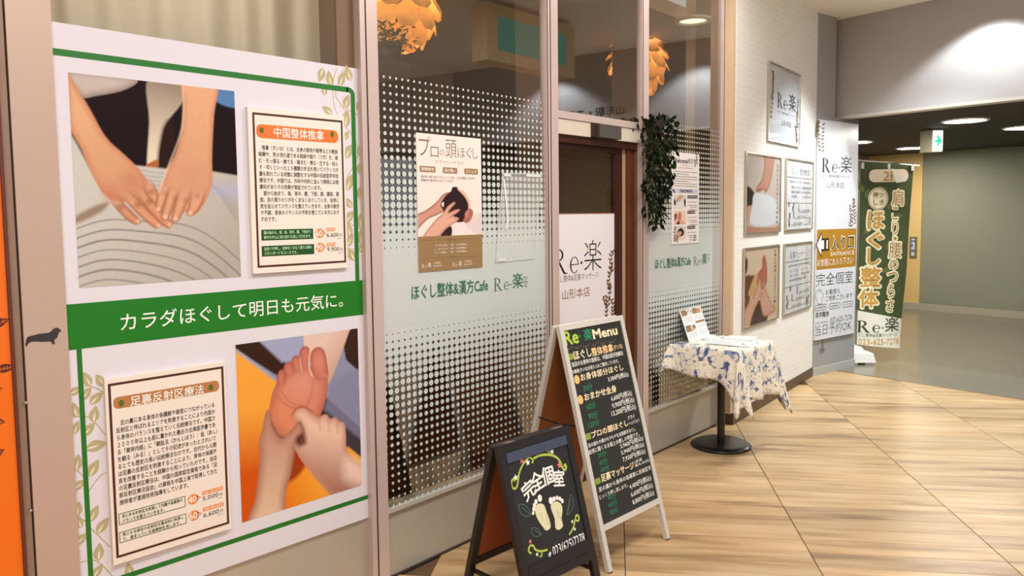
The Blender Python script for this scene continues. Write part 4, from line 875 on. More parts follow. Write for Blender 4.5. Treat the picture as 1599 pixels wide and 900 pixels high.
INKL = mat('ink_light', (136, 132, 128), .5)
def textposter(label, tl, br_, bl, title, rows):
    o, R_ = frame(label, tl, br_, bl, (240, 240, 242))
    Text().add(title, R_(.2, .78, .88, .88), .0095, -.01).build('title', INKL, o)
    ln = MB(); 
    for y in (.74, .385): ln.stroke([R_(.06, y, 0, 0)[:2], R_(.97, y, 0, 0)[:2]], .006, .0095)
    for x0_, y in ((.5, .255), (.32, .17), (.2, .075)): ln.stroke([R_(x0_, y, 0, 0)[:2], R_(.95, y, 0, 0)[:2]], .004, .0095)
    ln.each('rule', INKL, o)
    t = Text().add(rows[0], R_(.15, .665, .92, .695), .0095, .01)
    for i, (a, b) in enumerate(rows[1:]): t.add(a, R_(.2, .585-.065*i, .2+.1*len(a), .62-.065*i), .0095); t.add(b, R_(.6, .585-.065*i, min(.93, .6+.1*len(b)), .62-.065*i), .0095)
    for i, (s, x0_, y) in enumerate((('30分 3,960円', .58, .265), ('45分 5,940円', .42, .18), ('60分 7,920円', .3, .085))): t.add(s, R_(x0_, y, x0_+.32, y+.028), .0095, .01)
    t.build('text', INKL, o)
    lm = MB(); r_ = random.Random(len(label))
    for k in range(6): a, b = r_.choice(((r_.uniform(.05, .3), r_.uniform(.26, .34)), (r_.uniform(.6, .92), r_.uniform(.03, .09)), (r_.uniform(.06, .16), r_.uniform(.05, .3)))); sprig(lm, R_(a, b, 0, 0)[:2], .03, .02, .0096, 3, .03, k)
    for x0_, y in ((.48, .29), (.3, .20), (.14, .10), (.9, .12)): sprig(lm, R_(x0_, y-.03, 0, 0)[:2], .05, .02, .0096, 4, .028, 3)
    lm.stuff('leaf_print', INKL, o)
textposter('upper framed text poster listing body massage, beside the arm photo', (1226, 246), (1267.5, 300), (1223.7, 361), 'ほぐし整体推拿', ['揉みほぐしとツボ押しで身体を整える', ('肩こり', '頭痛緩和'), ('腰の痛み', '疲労回復'), ('不眠', '冷え性改善')])
o, R_ = frame('framed photo poster of a foot held in hands, on the lower row', (1160, 388), (1214, 440), (1158, 516), (226, 206, 184))
def footp(ph):
    ph.poly([(-.1, -.1), (1.1, -.1), (1.1, 1.1), (-.1, 1.1)], (230, 206, 176), .02, sm=False)
    ph.poly([(0, .1), (.12, .3), (.2, .45), (.3, .62), (.18, .66), (0, .62)], (116, 62, 34), .03); ph.poly([(0, .7), (.06, .72), (.08, .85), (0, .9)], (60, 30, 24), .02)
    ph.poly([(.1, .42), (.3, .66), (.42, .6), (.32, .4)], (222, 176, 120), .03)
    ph.poly([(.36, .5), (.38, .66), (.5, .74), (.5, .84), (.56, .9), (.62, .82), (.66, .66), (.64, .52), (.56, .44), (.44, .45)], (196, 112, 84), .015, edge=(160, 84, 62), ew=.05)
    ph.poly([(.14, 0), (.3, .24), (.45, .3), (.7, .15), (.6, -.05)], (74, 44, 42), .02)
    ph.poly([(-.05, -.05), (-.02, .2), (.3, .42), (.42, .6), (.48, .5), (.5, .42), (.42, .32), (.24, .14), (.12, -.05)], (228, 180, 152), .015, edge=(190, 136, 112), ew=.05)
    ph.poly([(.52, .54), (.58, .52), (.66, .38), (.82, .22), (.95, .1), (.6, .06), (.48, .2), (.46, .36), (.54, .42)], (226, 176, 150), .015, edge=(186, 130, 108), ew=.05)
photoq(R_, o, footp)
tx = Text()
for i, ch in enumerate('足裏から健康になる足マッサージ'): tx.add(ch, R_(.85, .90-.052*i, .92, .938-.052*i), .0102, .0)
tx.build('vertical_text', INKB, o)
textposter('lower framed text poster listing foot massage, beside the foot photo', (1223, 381.5), (1265, 430), (1221, 494), '足裏マッサージ', ['自然治癒力を高め、体質改善や健康維持に', ('むくみ', '肩こり'), ('冷え性', '生理不順'), ('自律神経', '頭痛')])
# ================================================================== TALL ENTRANCE SIGN
FSs = FS.off(.02)
sq = (.012, FSs.px(1269, 533)[1], FSs.px(1336.5, 380)[0], FSs.px(1275, 186)[1])
TS = thing('entrance_sign', 'tall white sign panel with gold entrance block on the grey wall', 'sign', FS, ((sq[0]+sq[2])/2, sq[1]))
MB().prism(rect(sq), .002, .02).build('panel', mat('sign_panel', (222, 224, 230), .3, var=.015), TS)
S_ = FSs.q; w0 = .0206
lm = MB(); sm_ = MB()
for k, (x, y, h) in enumerate(((1279, 236, .26), (1285, 237, .25), (1276, 214, .14), (1331, 354, .26), (1327, 354, .2), (1334, 350, .24))): sprig(lm, FSs.px(x, y), h, .05, w0, 8, .034, k+21, sm_)
lm.stuff('leaf_print', INKB, TS); sm_.stuff('stem_print', GOLD, TS)
logo(TS, S_(1282.6, 241, 269, 1330), w0, INK, nameit='shop_mark', wt=1.2)
Text().add('ほぐし整体&足裏マッサージ', S_(1284, 272, 277, 1326.5), w0).build('strapline', INKG, TS); Text().add('山形本店', S_(1291, 284, 294, 1318), w0, -.004).build('branch_name', INKB, TS)
gq = (sq[0], FSs.px(1273, 422)[1], sq[2], FSs.px(1273, 359)[1]); MB().flat(rect(gq), w0).build('gold_block', GOLD, TS)
aq = S_(1274.5, 365, 401, 1293.5)
def arrow(q_, g, w, m, nm, par):
    u0, v0, u1, v1 = q_; W_, H_ = u1-u0, v1-v0; P = lambda x, y: (u0+W_*x, v0+H_*y); mb = MB()
    mb.flat([P(0-g, .5), P(.42+g*.3, 1+g*1.4), P(.42+g*.3, .72+g), P(.66+g, .72+g), P(.66+g, .28-g), P(.42+g*.3, .28-g), P(.42+g*.3, 0-g*1.4)], w)
    mb.flat([P(.8-g, .72+g), P(.98+g, .72+g), P(.98+g, .28-g), P(.8-g, .28-g)], w); mb.build(nm, m, par)
arrow(aq, .06, w0+.0003, INK, 'arrow_outline', TS); arrow(aq, -.03, w0+.0006, INKW, 'arrow', TS)
t1 = Text().add('入り口', S_(1297.5, 368, 391, 1334), w0+.0004, .035); t1.build('entrance_glow', INKW, TS)
Text().add('入り口', S_(1298, 369, 390.5, 1333.5), w0+.0008, .008).build('entrance_text', INK, TS)
t2 = Text().add('ENTRANCE', S_(1297, 394, 400, 1334), w0+.0004, .01); t2.add('お気軽にお入り下さい', S_(1276, 405, 417, 1332), w0+.0004, .006); t2.build('block_text', CREAM, TS)
t3 = Text().add('完全個室', S_(1274.5, 428, 448, 1331.5), w0, -.006)
t3.add('お着替え', S_(1289, 452.5, 461, 1312), w0); t3.add('ご用意ございます', S_(1289, 462.5, 471, 1331), w0); t3.add('年中無休', S_(1273.5, 488, 498, 1294.5), w0, .025); t3.add('023-625-7278', S_(1296.5, 496.5, 505, 1330), w0, -.006)
t3.add('当日予約OK', S_(1273, 509, 526, 1329.5), w0, -.01); t3.add('ご予約・お問い合わせ', S_(1273.5, 504, 507, 1293), w0)
bx = MB()
for a, s in (((1272.5, 477.5, 486, 1290.5), '全席個室完備'), ((1294.5, 475, 483.5, 1312), '男女着替有り'), ((1315.5, 472.5, 480.5, 1331.5), 'カップルOK')):
    q_ = S_(*a); bx.stroke(rr(q_, .02), .006, w0, True); h = q_[3]-q_[1]; w_ = q_[2]-q_[0]; t3.add(s, (q_[0]+w_*.1, q_[1]+h*.3, q_[2]-w_*.1, q_[3]-h*.3), w0)
t3.build('lettering', INK, TS)
rb = [(1276, 454), (1279, 452.5), (1282, 454), (1285, 458), (1285.5, 464), (1283.5, 465), (1283, 474), (1279, 476), (1276.5, 474), (1275.5, 466), (1273.5, 465.5), (1274, 458)]
bx.stroke([FSs.px(*p) for p in rb], .006, w0, True); bx.stroke([FSs.px(1278, 454), FSs.px(1279.5, 457), FSs.px(1281, 454)], .005, w0); bx.each('line_drawing', INKG, TS)
hk = MB().bar((.17, sq[1], .006), (.17, sq[1]-.10, .006), .008, .008, (0, 0, 1)).bar((.13, sq[1]-.10, .006), (.21, sq[1]-.10, .006), .008, .02, (0, 0, 1)); hk.build('bracket', mat('bracket_steel', (150, 150, 152), .35, .6), TS)
# ================================================================== BANNER
bd = np.array((.66, -.751, 0)); BO = np.array((8.40, -.10, 0)); BF = Frame(BO, bd)
BN = thing('banner_stand', 'dark green vertical shop banner on a white pole with a weighted base', 'banner', BF, (0, 0))
bl_, bt_, bbm = BF.px(1341, 400)[0], BF.px(1345, 253)[1], BF.px(1345, 538)[1]; br1, br0 = BF.px(1427, 270)[0], BF.px(1407, 520)[0]
def bwarp(u, v, w):
    t = min(max((v-bbm)/(bt_-bbm), 0), 1); s = (u-bl_)/(br1-bl_)
    return (u, v, w+.03*math.sin(s*math.pi*1.2)*(1.2-t)+.02*math.sin(5*v+3*s)*(1-t)*s-.02*s*(1-t))
def right(v): t = (v-bbm)/(bt_-bbm); return br0+(br1-br0)*max(0, t)**.8
vsplit = lambda s: BF.px(1336, 485)[1]+(BF.px(1411, 498.5)[1]-BF.px(1336, 485)[1])*s
def clothmesh(a, b, name, m):
    nu_, nv_ = 14, 36; V = []; Fc = []
    for j in range(nv_+1):
        for i in range(nu_+1):
            s = i/nu_; t = j/nv_; v = a(s)+(b(s)-a(s))*t; V.append(bwarp(bl_+(right(v)-bl_)*s, v, 0))
    for j in range(nv_):
        for i in range(nu_): k = j*(nu_+1)+i; Fc.append((k, k+1, k+nu_+2, k+nu_+1))
    return mesh_obj(name, V, Fc, m, BN, smooth=True)
cloth = clothmesh(vsplit, lambda s: bt_-.02*s, 'green_cloth', mat('banner_green', (72, 86, 48), .7, var=.12, scale=4)); cloth['label'] = 'dark green printed upper cloth'
clothmesh(lambda s: bbm-.05*s, lambda s: vsplit(s), 'white_cloth', mat('banner_white', (236, 234, 218), .7, var=.03))
B_ = BF.q; g1 = Text(); g2 = Text(); g3 = Text(); g4 = Text()
for ch, a in (('ほ', (1354.5, 331, 357.5, 1378.5)), ('ぐ', (1354.5, 362.5, 388, 1377)), ('し', (1354, 388.5, 413.5, 1372)), ('整', (1344, 418, 447.5, 1373)), ('体', (1341.5, 452, 480, 1369.5))):
    q_ = B_(*a); g1.add(ch, (q_[0]-.006, q_[1]-.008, q_[2]+.006, q_[3]+.008), .003, .095); g2.add(ch, q_, .0055, .03)
for ch, a in (('肩', (1392.5, 297, 321, 1410.5)), ('こ', (1392.5, 324, 343, 1402)), ('り', (1392, 346, 367, 1401.5)), ('・', (1394, 370, 375, 1399)), ('腰', (1386.5, 379.5, 402.5, 1406.5)), ('の', (1387, 406, 420.5, 1401)), ('つ', (1384.5, 425, 440, 1401)), ('ら', (1385, 444.5, 464, 1396)), ('さ', (1383, 468, 486.5, 1395))):
    q_ = B_(*a); g3.add(ch, (q_[0]-.003, q_[1]-.004, q_[2]+.003, q_[3]+.004), .003, .11); g4.add(ch, q_, .0075, -.005)
YEL = mat('print_gold', (208, 158, 74), .6); CRM = mat('print_cream', (250, 242, 206), .6)
g1.build('large_outline', CRM, BN, bwarp); g2.build('large_lettering', YEL, BN, bwarp); g3.build('small_outline', CRM, BN, bwarp); g4.build('small_lettering', mat('print_olive', (164, 124, 60), .6), BN, bwarp)
lm = MB(); 
for k, (x, y, a) in enumerate(((1352, 310, 1.2), (1384, 325, .3), (1380, 340, 2.2), (1352, 345, 1), (1395, 340, .2), (1348, 365, .6), (1382, 390, .8), (1348, 300, 2), (1376, 425, .4), (1384, 300, 2.5))): lm.flat(leafpoly(BF.px(x, y), .11, .06, a), .002)
lm.stuff('leaf_print', mat('print_leaf', (104, 112, 62), .7), BN, bwarp)
q_ = B_(1355.5, 265, 285, 1417); MB().flat(rr(q_, .06), .020).build('floor_sticker', mat('sticker_cream', (240, 228, 204), .6), BN, bwarp)
Text().add('2F', B_(1377, 268, 283, 1397), .022).build('floor_text', mat('print_rust', (186, 128, 70), .6), BN, bwarp)
fl = [BF.px(*p) for p in ((1391, 263), (1414, 283), (1398, 286), (1393, 276))]; MB().prism(fl, .024, .028).build('curled_flap', mat('sticker_white', (240, 236, 224), .5), BN, bwarp)
c = BF.px(1370, 310.5); MB().flat(ell(c, .105, .118, 32), .018).build('round_badge', CRM, BN, bwarp); MB().stroke(ell(c, .094, .106, 32), .006, .0195, True).build('badge_ring', INKB, BN, bwarp)
tt = Text()
for ch, (x0_, y0_, y1_, x1_) in (('ツ', (1371, 301.5, 308.5, 1378)), ('ボ', (1371, 312, 320.5, 1378.5)), ('押', (1361.5, 300.5, 309.5, 1369)), ('し', (1362, 312, 320.5, 1368))): tt.add(ch, B_(x0_, y0_, y1_, x1_), .020, .01)
tt.build('badge_text', INKB, BN, bwarp)
logo(BN, B_(1337, 496, 519, 1405.5), .004, mat('print_green', (52, 62, 36), .6), nameit='shop_mark', wt=1.15, warp=bwarp)
Text().add('ぐし整体&足裏マッサージ', B_(1340, 520.5, 526, 1402), .004).build('strapline', mat('print_grey', (110, 108, 92), .6), BN, bwarp)
Text().add('023-625-7278', B_(1340, 529, 538, 1404.5), .004, .0).build('phone_number', YEL, BN, bwarp)
WPL = mat('pole_white', (232, 230, 222), .4)
MB().tube([(bl_-.03, .12, -.01), (bl_-.03, bt_+.03, -.01)], .011, 10).build('pole', WPL, BN, smooth=True)
ra = BF.px(1436, 259); MB().tube([(bl_-.04, bt_+.02, -.005), (ra[0], ra[1], -.005)], .008, 8).build('cross_rod', WPL, BN, smooth=True)
for x in (1347, 1388, 1425):
    c = BF.px(x, 256+(x-1345)*.04); MB().box(c[0]-.014, c[0]+.014, c[1]-.05, c[1]+.012, -.015, .006).build('hanging_loop', WPL, BN)
bm_ = bmesh.new()
def taper(mb, x0, x1, z0, z1, h0, h1, ins): mb.add([(x0, h0, z0), (x1, h0, z0), (x1, h0, z1), (x0, h0, z1), (x0+ins, h1, z0+ins), (x1-ins, h1, z0+ins), (x1-ins, h1, z1-ins), (x0+ins, h1, z1-ins)], [(0, 1, 2, 3), (7, 6, 5, 4), (0, 4, 5, 1), (1, 5, 6, 2), (2, 6, 7, 3), (3, 7, 4, 0)]); return mb
tk = taper(MB(), bl_-.16, bl_+.13, -.22, .16, .025, .12, .02); taper(tk, bl_-.15, bl_-.05, -.2, .14, .0025, .026, .0); taper(tk, bl_+.03, bl_+.12, -.2, .14, .0025, .026, .0); taper(tk, bl_-.10, bl_+.05, -.14, .1, .12, .175, .03)
tk.build('water_base', mat('base_white', (236, 234, 226), .4), BN); bm_.free()
# ================================================================== TABLE
TX0, TX1, TY0, TY1, TZ = 4.50, 5.03, -.49, -.012, .715
tcx, tcy = (TX0+TX1)/2, (TY0+TY1)/2
TB = thing('pedestal_table', 'small square pedestal table with black round base beneath the floral cloth', 'table', WORLD, (tcx, tcy, 0))
BLK = mat('table_black', (22, 22, 22), .28, var=.1)
MB().lathe([(.0001, 0), (.198, 0), (.203, .010), (.196, .018), (.172, .028), (.160, .030), (.0001, .030)], (tcx, tcy, 0), 48).build('base', BLK, TB, smooth=True)
MB().lathe([(.026, .028), (.026, TZ-.04)], (tcx, tcy, 0), 20).build('column', BLK, TB, smooth=True)
MB().box(TX0+.008, TX1-.008, TY0+.008, TY1-.008, TZ-.03, TZ-.004).build('table_top', mat('table_top_dark', (70, 54, 40), .5), TB)
MB().bar((tcx-.16, tcy-.16, TZ-.05), (tcx+.16, tcy+.16, TZ-.05), .03, .02).bar((tcx-.16, tcy+.16, TZ-.05), (tcx+.16, tcy-.16, TZ-.05), .03, .02).build('bracket', BLK, TB)
# cloth: top sheet plus a skirt whose corners hang in long folded points
def clothmat():
    m = bpy.data.materials.new('floral_cloth'); m.use_nodes = True; nt = m.node_tree; N = nt.nodes; L = nt.links; b = N['Principled BSDF']
    uv = N.new('ShaderNodeUVMap'); 
    def nz(sc_, det, dist):
        n = N.new('ShaderNodeTexNoise'); n.inputs['Scale'].default_value = sc_; n.inputs['Detail'].default_value = det; n.inputs['Distortion'].default_value = dist; L.new(uv.outputs[0], n.inputs['Vector']); return n.outputs['Fac']
    def gt(x, v):
        n = N.new('ShaderNodeMath'); n.operation = 'GREATER_THAN'; n.inputs[1].default_value = v; L.new(x, n.inputs[0]); return n.outputs[0]
    def mixc(f_, a_, b_):
        n = N.new('ShaderNodeMix'); n.data_type = 'RGBA'; L.new(f_, n.inputs[0])
        if isinstance(a_, tuple): n.inputs[6].default_value = a_
        else: L.new(a_, n.inputs[6])
        n.inputs[7].default_value = b_; return n
    fl = nz(13, 2.5, 1.6); f2 = nz(21, 1.5, 2.5)
    m0 = mixc(gt(f2, .60), (*lin((238, 228, 208)), 1), (*lin((176, 182, 192)), 1))
    m1 = mixc(gt(fl, .585), m0.outputs[2], (*lin((134, 144, 172)), 1))
    m2 = mixc(gt(fl, .645), m1.outputs[2], (*lin((80, 90, 128)), 1))
    L.new(m2.outputs[2], b.inputs['Base Color']); b.inputs['Roughness'].default_value = .85; return m
def perim(n_side=16, n_cor=20):
    """points round the table: (corner/edge point, outward angle, corner weight 0..1, side)"""
    out = []; cs_ = [(TX0, TY0), (TX1, TY0), (TX1, TY1), (TX0, TY1)]; an = [-math.pi/2, 0, math.pi/2, math.pi]
    for k in range(4):
        a, b = cs_[k], cs_[(k+1) % 4]
        for i in range(1, n_side): t = i/n_side; out.append((a[0]+(b[0]-a[0])*t, a[1]+(b[1]-a[1])*t, an[k], 0.0, k, t))
        for i in range(n_cor+1): t = i/n_cor; out.append((b[0], b[1], an[k]+math.pi/2*t, math.sin(math.pi*t)**.5, k, t))
    return out
PR = perim(); NR = 12; cv = []; uvs = []; cf = []
base_drop = {0: .34, 1: .22, 2: .16, 3: .19}
cn_drop = {0: .50, 1: .30, 2: .20, 3: .40}
for j in range(NR+1):
    d = j/NR
    for (x, y, a, cwt, k, t) in PR:
        if cwt == 0 and t not in (0, 1):
            ca = cn_drop[(k-1) % 4] if t < .5 else cn_drop[k]; e = abs(t-.5)*2
            drop = base_drop[k]+(ca*.72-base_drop[k])*e**3.0; wav = (.030*math.sin(t*15+1.2) if k == 0 else .016*math.sin(t*11+k))*(d**1.3)
            out = .006+.034*d+wav+.030*e**4*d; z = TZ+.003-drop*d
        else:
            fold = math.cos(2*math.pi*t*2.0); drop = cn_drop[k]*(.78+.22*(0.5-0.5*math.cos(2*math.pi*t*2.0)))
            out = .006+d*(.064+.070*(0.5-0.5*fold)); z = TZ+.003-drop*d
        sag = .004*math.sin(math.pi*d)
        cv.append((x+math.cos(a)*(out+sag), y+math.sin(a)*(out+sag), z)); uvs.append((x+math.cos(a)*drop*d, y+math.sin(a)*drop*d))
NP = len(PR)
for j in range(NR):
    for i in range(NP): cf.append((j*NP+i, (j+1)*NP+i, (j+1)*NP+(i+1) % NP, j*NP+(i+1) % NP))
ci = len(cv); cv.append((tcx, tcy, TZ+.004)); uvs.append((tcx, tcy))
for i in range(NP): cf.append((i, (i+1) % NP, ci))
CLT = thing('tablecloth', 'cream tablecloth with blue floral pattern draped over the small table', 'tablecloth', WORLD, (tcx, tcy, TZ))
cl = mesh_obj('cloth', cv, cf, clothmat(), CLT, smooth=True)
ul_ = cl.data.uv_layers.new(name='UVMap')
for lp in cl.data.loops: ul_.data[lp.index].uv = uvs[lp.vertex_index]
sol = cl.modifiers.new('thickness', 'SOLIDIFY'); sol.thickness = .0012; sol.offset = 1
# leaflets on the table
TZ2 = TZ+.0056
A = gz(1076.4, 535, TZ2); B = gz(1109, 525, TZ2); e = B-A; e[2] = 0; back_ = np.array((-e[1], e[0], 0)); back_ /= np.linalg.norm(back_)
MF = Frame(A, e, back_*.34+np.array((0, 0, .94)))
TT = thing('tent_card', 'folded white menu card with small photos standing on the floral cloth', 'menu card', MF, (np.linalg.norm(e)/2, 0))
mw = float(np.linalg.norm(e)); mh = MF.px(1061.8, 485)[1]
MB().prism([(0, 0), (mw, 0), (mw, mh), (0, mh)], -.0015, 0).build('front_leaf', mat('card_white', (238, 236, 236), .45), TT)
bk = np.array([-math.sin(.0), 0]);
bkv = []
for u_, v_ in ((0, mh), (mw, mh)): bkv.append((u_, v_, -.002))
tcos = float(MF.v[2]); depth = 2*mh*float(np.linalg.norm(MF.v[:2]))
for u_ in (mw, 0):  # the rear leaf comes back down to the cloth
    P = MF.o+MF.u*u_+back_*depth; P[2] = TZ2; dlt = P-MF.o; bkv.append((float(dlt@MF.u), float(dlt@MF.v), float(dlt@MF.n)))
bkv = bkv[:2]+bkv[2:]
MB().add(bkv+[(p[0], p[1], p[2]-.0015) for p in bkv], [(0, 1, 2, 3), (7, 6, 5, 4), (0, 4, 5, 1), (1, 5, 6, 2), (2, 6, 7, 3), (3, 7, 4, 0)]).build('rear_leaf', MATS['card_white'], TT)
MR = lambda a, b, c, d: (mw*a, mh*b, mw*c, mh*d)
pb_ = MB(); pl_ = MB()
for a, kd in (((.04, .80, .50, .98), 'back'), ((.54, .80, .98, .98), 'foot'), ((.04, .30, .50, .50), 'head')):
    w_ = a[2]-a[0]; pb_.flat(rect(MR(a[0], a[1], a[0]+w_*.5, a[3])), .0004); mini(kd, MR(a[0]+w_*.5, a[1], a[2], a[3]), MF, TT, .0004, 14, 14)
pb_.flat(rect(MR(.54, .50, .98, .57)), .0004); pb_.each('brown_block', BROWNP, TT)
for x0_, x1_, ys in ((.06, .48, (.74, .70, .66, .62, .58, .25, .21, .17, .13)), (.56, .96, (.74, .70, .66, .62, .44, .40, .36, .27, .23, .19, .15))):
    for y in ys: pl_.stroke([(mw*x0_, mh*y), (mw*x1_, mh*y)], .0022, .0004)
pl_.stuff('text_line', mat('ink_pale', (176, 180, 190), .5), TT)
def sheet(nm, lab, pts, m, edge=None, z=TZ2):
    P = [gz(x, y, z)[:2] for x, y in pts]; c = np.mean(P, 0); o = thing(nm, lab, 'leaflet', WORLD, (c[0], c[1], z), 'leaflets lying on the table')
    MB().prism([tuple(p) for p in P], z, z+.0018).build('sheet', m, o)
    ins = [tuple(c+(np.array(p)-c)*.82) for p in P]; l = MB()
    for t in np.linspace(.15, .85, 5): a = np.array(ins[0])*(1-t)+np.array(ins[3])*t; b = np.array(ins[1])*(1-t)+np.array(ins[2])*t; l.stroke([a, b], .003, z+.0021)
    l.stuff('text_line', MATS['ink_pale'], o)
    if edge: MB().bar((*P[0], z+.0012), (*P[1], z+.0012), .006, .004, (0, 0, 1)).build('dark_edge', edge, o)
sheet('laminated_sheet', 'white laminated sheet with a dark front edge on the floral cloth', ((1103, 537.5), (1154, 542), (1163, 533.5), (1112, 529.5)), mat('laminate', (232, 238, 238), .25), mat('edge_dark', (46, 50, 50), .4))
sheet('leaflet', 'pale leaflet lying behind the laminated sheet on the table', ((1128, 529), (1172, 532.5), (1184, 527), (1140, 524)), mat('leaflet_pale', (222, 226, 220), .5), None, TZ2+.0001)
# ================================================================== MENU A-BOARD
L0, R0 = np.array((2.721, -.715, 0)), np.array((3.218, -.738, 0)); LT = np.array((2.721, -.429, 1.087))
MO = Frame(L0, R0-L0, LT-L0); mW = float(np.linalg.norm(R0-L0)); mH = float(np.linalg.norm(LT-L0))
AL = mat('aluminium', (218, 214, 206), .35, .15, var=.04)
HARD = mat('hardboard_back', (150, 84, 30), .7, var=.12, scale=3)
SLATE = mat('menu_slate', (40, 42, 40), .55, var=.12, scale=4)
MEN = thing('menu_board', 'silver-framed A-board chalk menu with handwritten prices', 'menu board', MO, (mW/2, 0))
leg = .026; vb0 = MO.px(945, 825)[1]-.012
def aframe(FR, W_, H_, vb, leg, thk, root, m, slate, hard, foot, lean, spread):
    for u_ in (leg/2, W_-leg/2):
        l = MB().box(u_-leg/2, u_+leg/2, .006, H_, -thk, 0).build('leg', m, root); MB().box(u_-leg*.45, u_+leg*.45, 0.001, .006, -thk, 0).build('foot_cap', foot, l)
    MB().box(leg, W_-leg, H_-leg, H_, -thk, 0).build('top_rail', m, root); MB().box(leg, W_-leg, vb, vb+leg, -thk, 0).build('bottom_rail', m, root)
    MB().box(leg, W_-leg, vb+leg, H_-leg, -.010, -.005).build('board', slate, root)
    MB().box(leg, W_-leg, vb+leg, H_-leg, -.014, -.0105).build('board_back', hard, root)
    # rear half mirrored about the hinge line
    ang = 2*math.atan2(float(np.linalg.norm(FR.v[:2])), float(FR.v[2])); top = H_-.004; hz = -thk-.004
    def rear(u_, v_, w_):
        # rotate about hinge axis u at (v=top, w=hz)
        y, z = v_-top, -(w_)-0.0; c, s = math.cos(ang), math.sin(ang)
        return (u_, top+y*c-z*s*0+(-w_ if False else 0)*0+(w_*s if True else 0), hz+y*s-(w_*c))
    def rb(mb, nm, mm, par=root): return mb.build(nm, mm, par, warp=rear)
    for u_ in (leg/2, W_-leg/2): rb(MB().box(u_-leg/2, u_+leg/2, .012, top, 0, thk), 'rear_leg', m)
    rb(MB().box(leg, W_-leg, top-leg, top, 0, thk), 'rear_top_rail', m); rb(MB().box(leg, W_-leg, vb, vb+leg, 0, thk), 'rear_bottom_rail', m)
    rb(MB().box(leg, W_-leg, vb+leg, top-leg, .006, .011), 'rear_board', hard)
    return rear
rear = aframe(MO, mW, mH, vb0, leg, .022, MEN, AL, SLATE, HARD, mat('rubber_black', (24, 24, 24), .6), 0, 0)
for u_ in (leg/2, mW-leg/2):
    a = (u_, mH*.585, -.011); b = rear(u_, mH*.585, .011); hkm = MB().tube([a, ((a[0]+b[0])/2, (a[1]+b[1])/2-.012, (a[2]+b[2])/2), b], .004, 6); hkm.build('stay_hook', mat('hook_dark', (48, 38, 34), .4, .5), MEN)
WM = -.0045; mo = MO.off(WM).q
ch_w, ch_c, ch_o, ch_g, ch_l = Text(), Text(), Text(), Text(), Text()
def hw(tx, s, a, off=.02, rot=0): tx.add(s, mo(*a), WM, off, 1.15, rot)
hw(ch_l, 'Re', (881.5, 518.5, 540, 902), .03); hw(ch_g, '・楽', (903, 516, 535, 924), .02); hw(ch_c, 'Menu', (926, 515.5, 530, 963), .04)
hw(ch_c, 'ほぐし', (896, 549, 563, 923), .03); hw(ch_o, '整体推拿', (924, 543.5, 557, 957), .03); hw(ch_o, '(すいな)', (958, 539.5, 548.5, 972), .02)
hw(ch_w, '当店のお身体の施術は、中国伝統手技療法', (893, 566, 574, 972.5), .016); hw(ch_w, 'の推拿(すいな)を取り入れご提供しています。', (893, 578, 586, 966), .016)
hw(ch_c, 'お身体部分ほぐし', (906.5, 584.5, 596, 973), .025); hw(ch_w, '3,300円(税込)', (949.5, 588.5, 598, 981), .02); hw(ch_g, '30分', (911, 601.5, 613, 925), .01)
hw(ch_c, 'おまかせ全身', (912.5, 615, 627, 962), .03)
for s, y0_, y1_, x0_, x1_ in (('6,600円(税込)', 618, 629, 954.5, 986.5), ('9,900円(税込)', 629, 640.5, 956, 990), ('13,200円(税込)', 641, 653, 955, 992.5), ('3,960円(税込)', 693, 703, 968.5, 1004), ('5,940円(税込)', 703, 713, 970, 1005.5), ('7,920円(税込)', 713.5, 724, 972.5, 1007.5), ('4,400円(税込)', 756, 767, 983, 1016.5), ('6,600円(税込)', 768, 779, 985.5, 1019), ('8,800円(税込)', 780, 791, 988, 1021)): hw(ch_w, s, (x0_, y0_, y1_, x1_), .016)
for s, y0_, y1_, x0_, x1_ in (('60分', 630.5, 641.5, 916, 930), ('90分', 645, 657, 919, 933), ('120分', 659, 670, 918.5, 935.5), ('30分', 707.5, 717, 933.5, 946), ('45分', 719, 729, 935.5, 948.5), ('60分', 730, 739.5, 938, 951), ('40分', 773, 783.5, 949, 961.5), ('60分', 784.5, 794.5, 950.5, 963.5), ('80分', 796, 806, 952.5, 965)): hw(ch_g, s, (x0_, y0_, y1_, x1_), .01)
hw(ch_c, 'プロの頭ほぐし', (923.5, 674.5, 685.5, 980.5), .03); hw(ch_w, 'ドライ', (981, 650, 656.5, 991)); hw(ch_w, 'ヘッドスパ', (982, 659, 665, 998))
hw(ch_w, '目の疲れや頭のもやもやを全部解きほぐし', (919, 693, 700, 992), .016); hw(ch_w, '自然に眠くなる極上の癒しの時間です。', (919.5, 703, 711, 998), .016)
hw(ch_c, '足裏マッサージ', (938.5, 741.5, 754.5, 989.5), .03); hw(ch_w, '(足湯\n肩もみ付)', (991, 719.5, 731.5, 1013), .01)
hw(ch_w, '足の裏から身体の各器官に反射区を', (935, 761.5, 769.5, 1016), .016); hw(ch_w, 'じっくり押し流します。', (936, 774, 781, 980), .016)
ch_w.build('chalk_white', mat('chalk_white', (238, 238, 232), .8), MEN); ch_c.build('chalk_cream', mat('chalk_cream', (246, 228, 190), .8), MEN); ch_o.build('chalk_peach', mat('chalk_peach', (238, 206, 150), .8), MEN); ch_g.build('chalk_green', mat('chalk_green', (36, 138, 92), .8), MEN); ch_l.build('chalk_lime', mat('chalk_lime', (176, 206, 70), .8), MEN)
mk = MB()
for a in ((888.5, 553, 563, 895.5), (913.5, 678.5, 689, 922.5), (929.5, 748.5, 758.5, 937.5)): mk.flat(rr(mo(*a), .006), WM)
mk.each('chalk_square', mat('chalk_moss', (136, 158, 60), .8), MEN)
mk = MB(); MOo = MO.off(WM)
for x, y in ((901, 593), (906.5, 624.5)): mk.flat(ell(MOo.px(x, y), .019, .021, 18), WM)
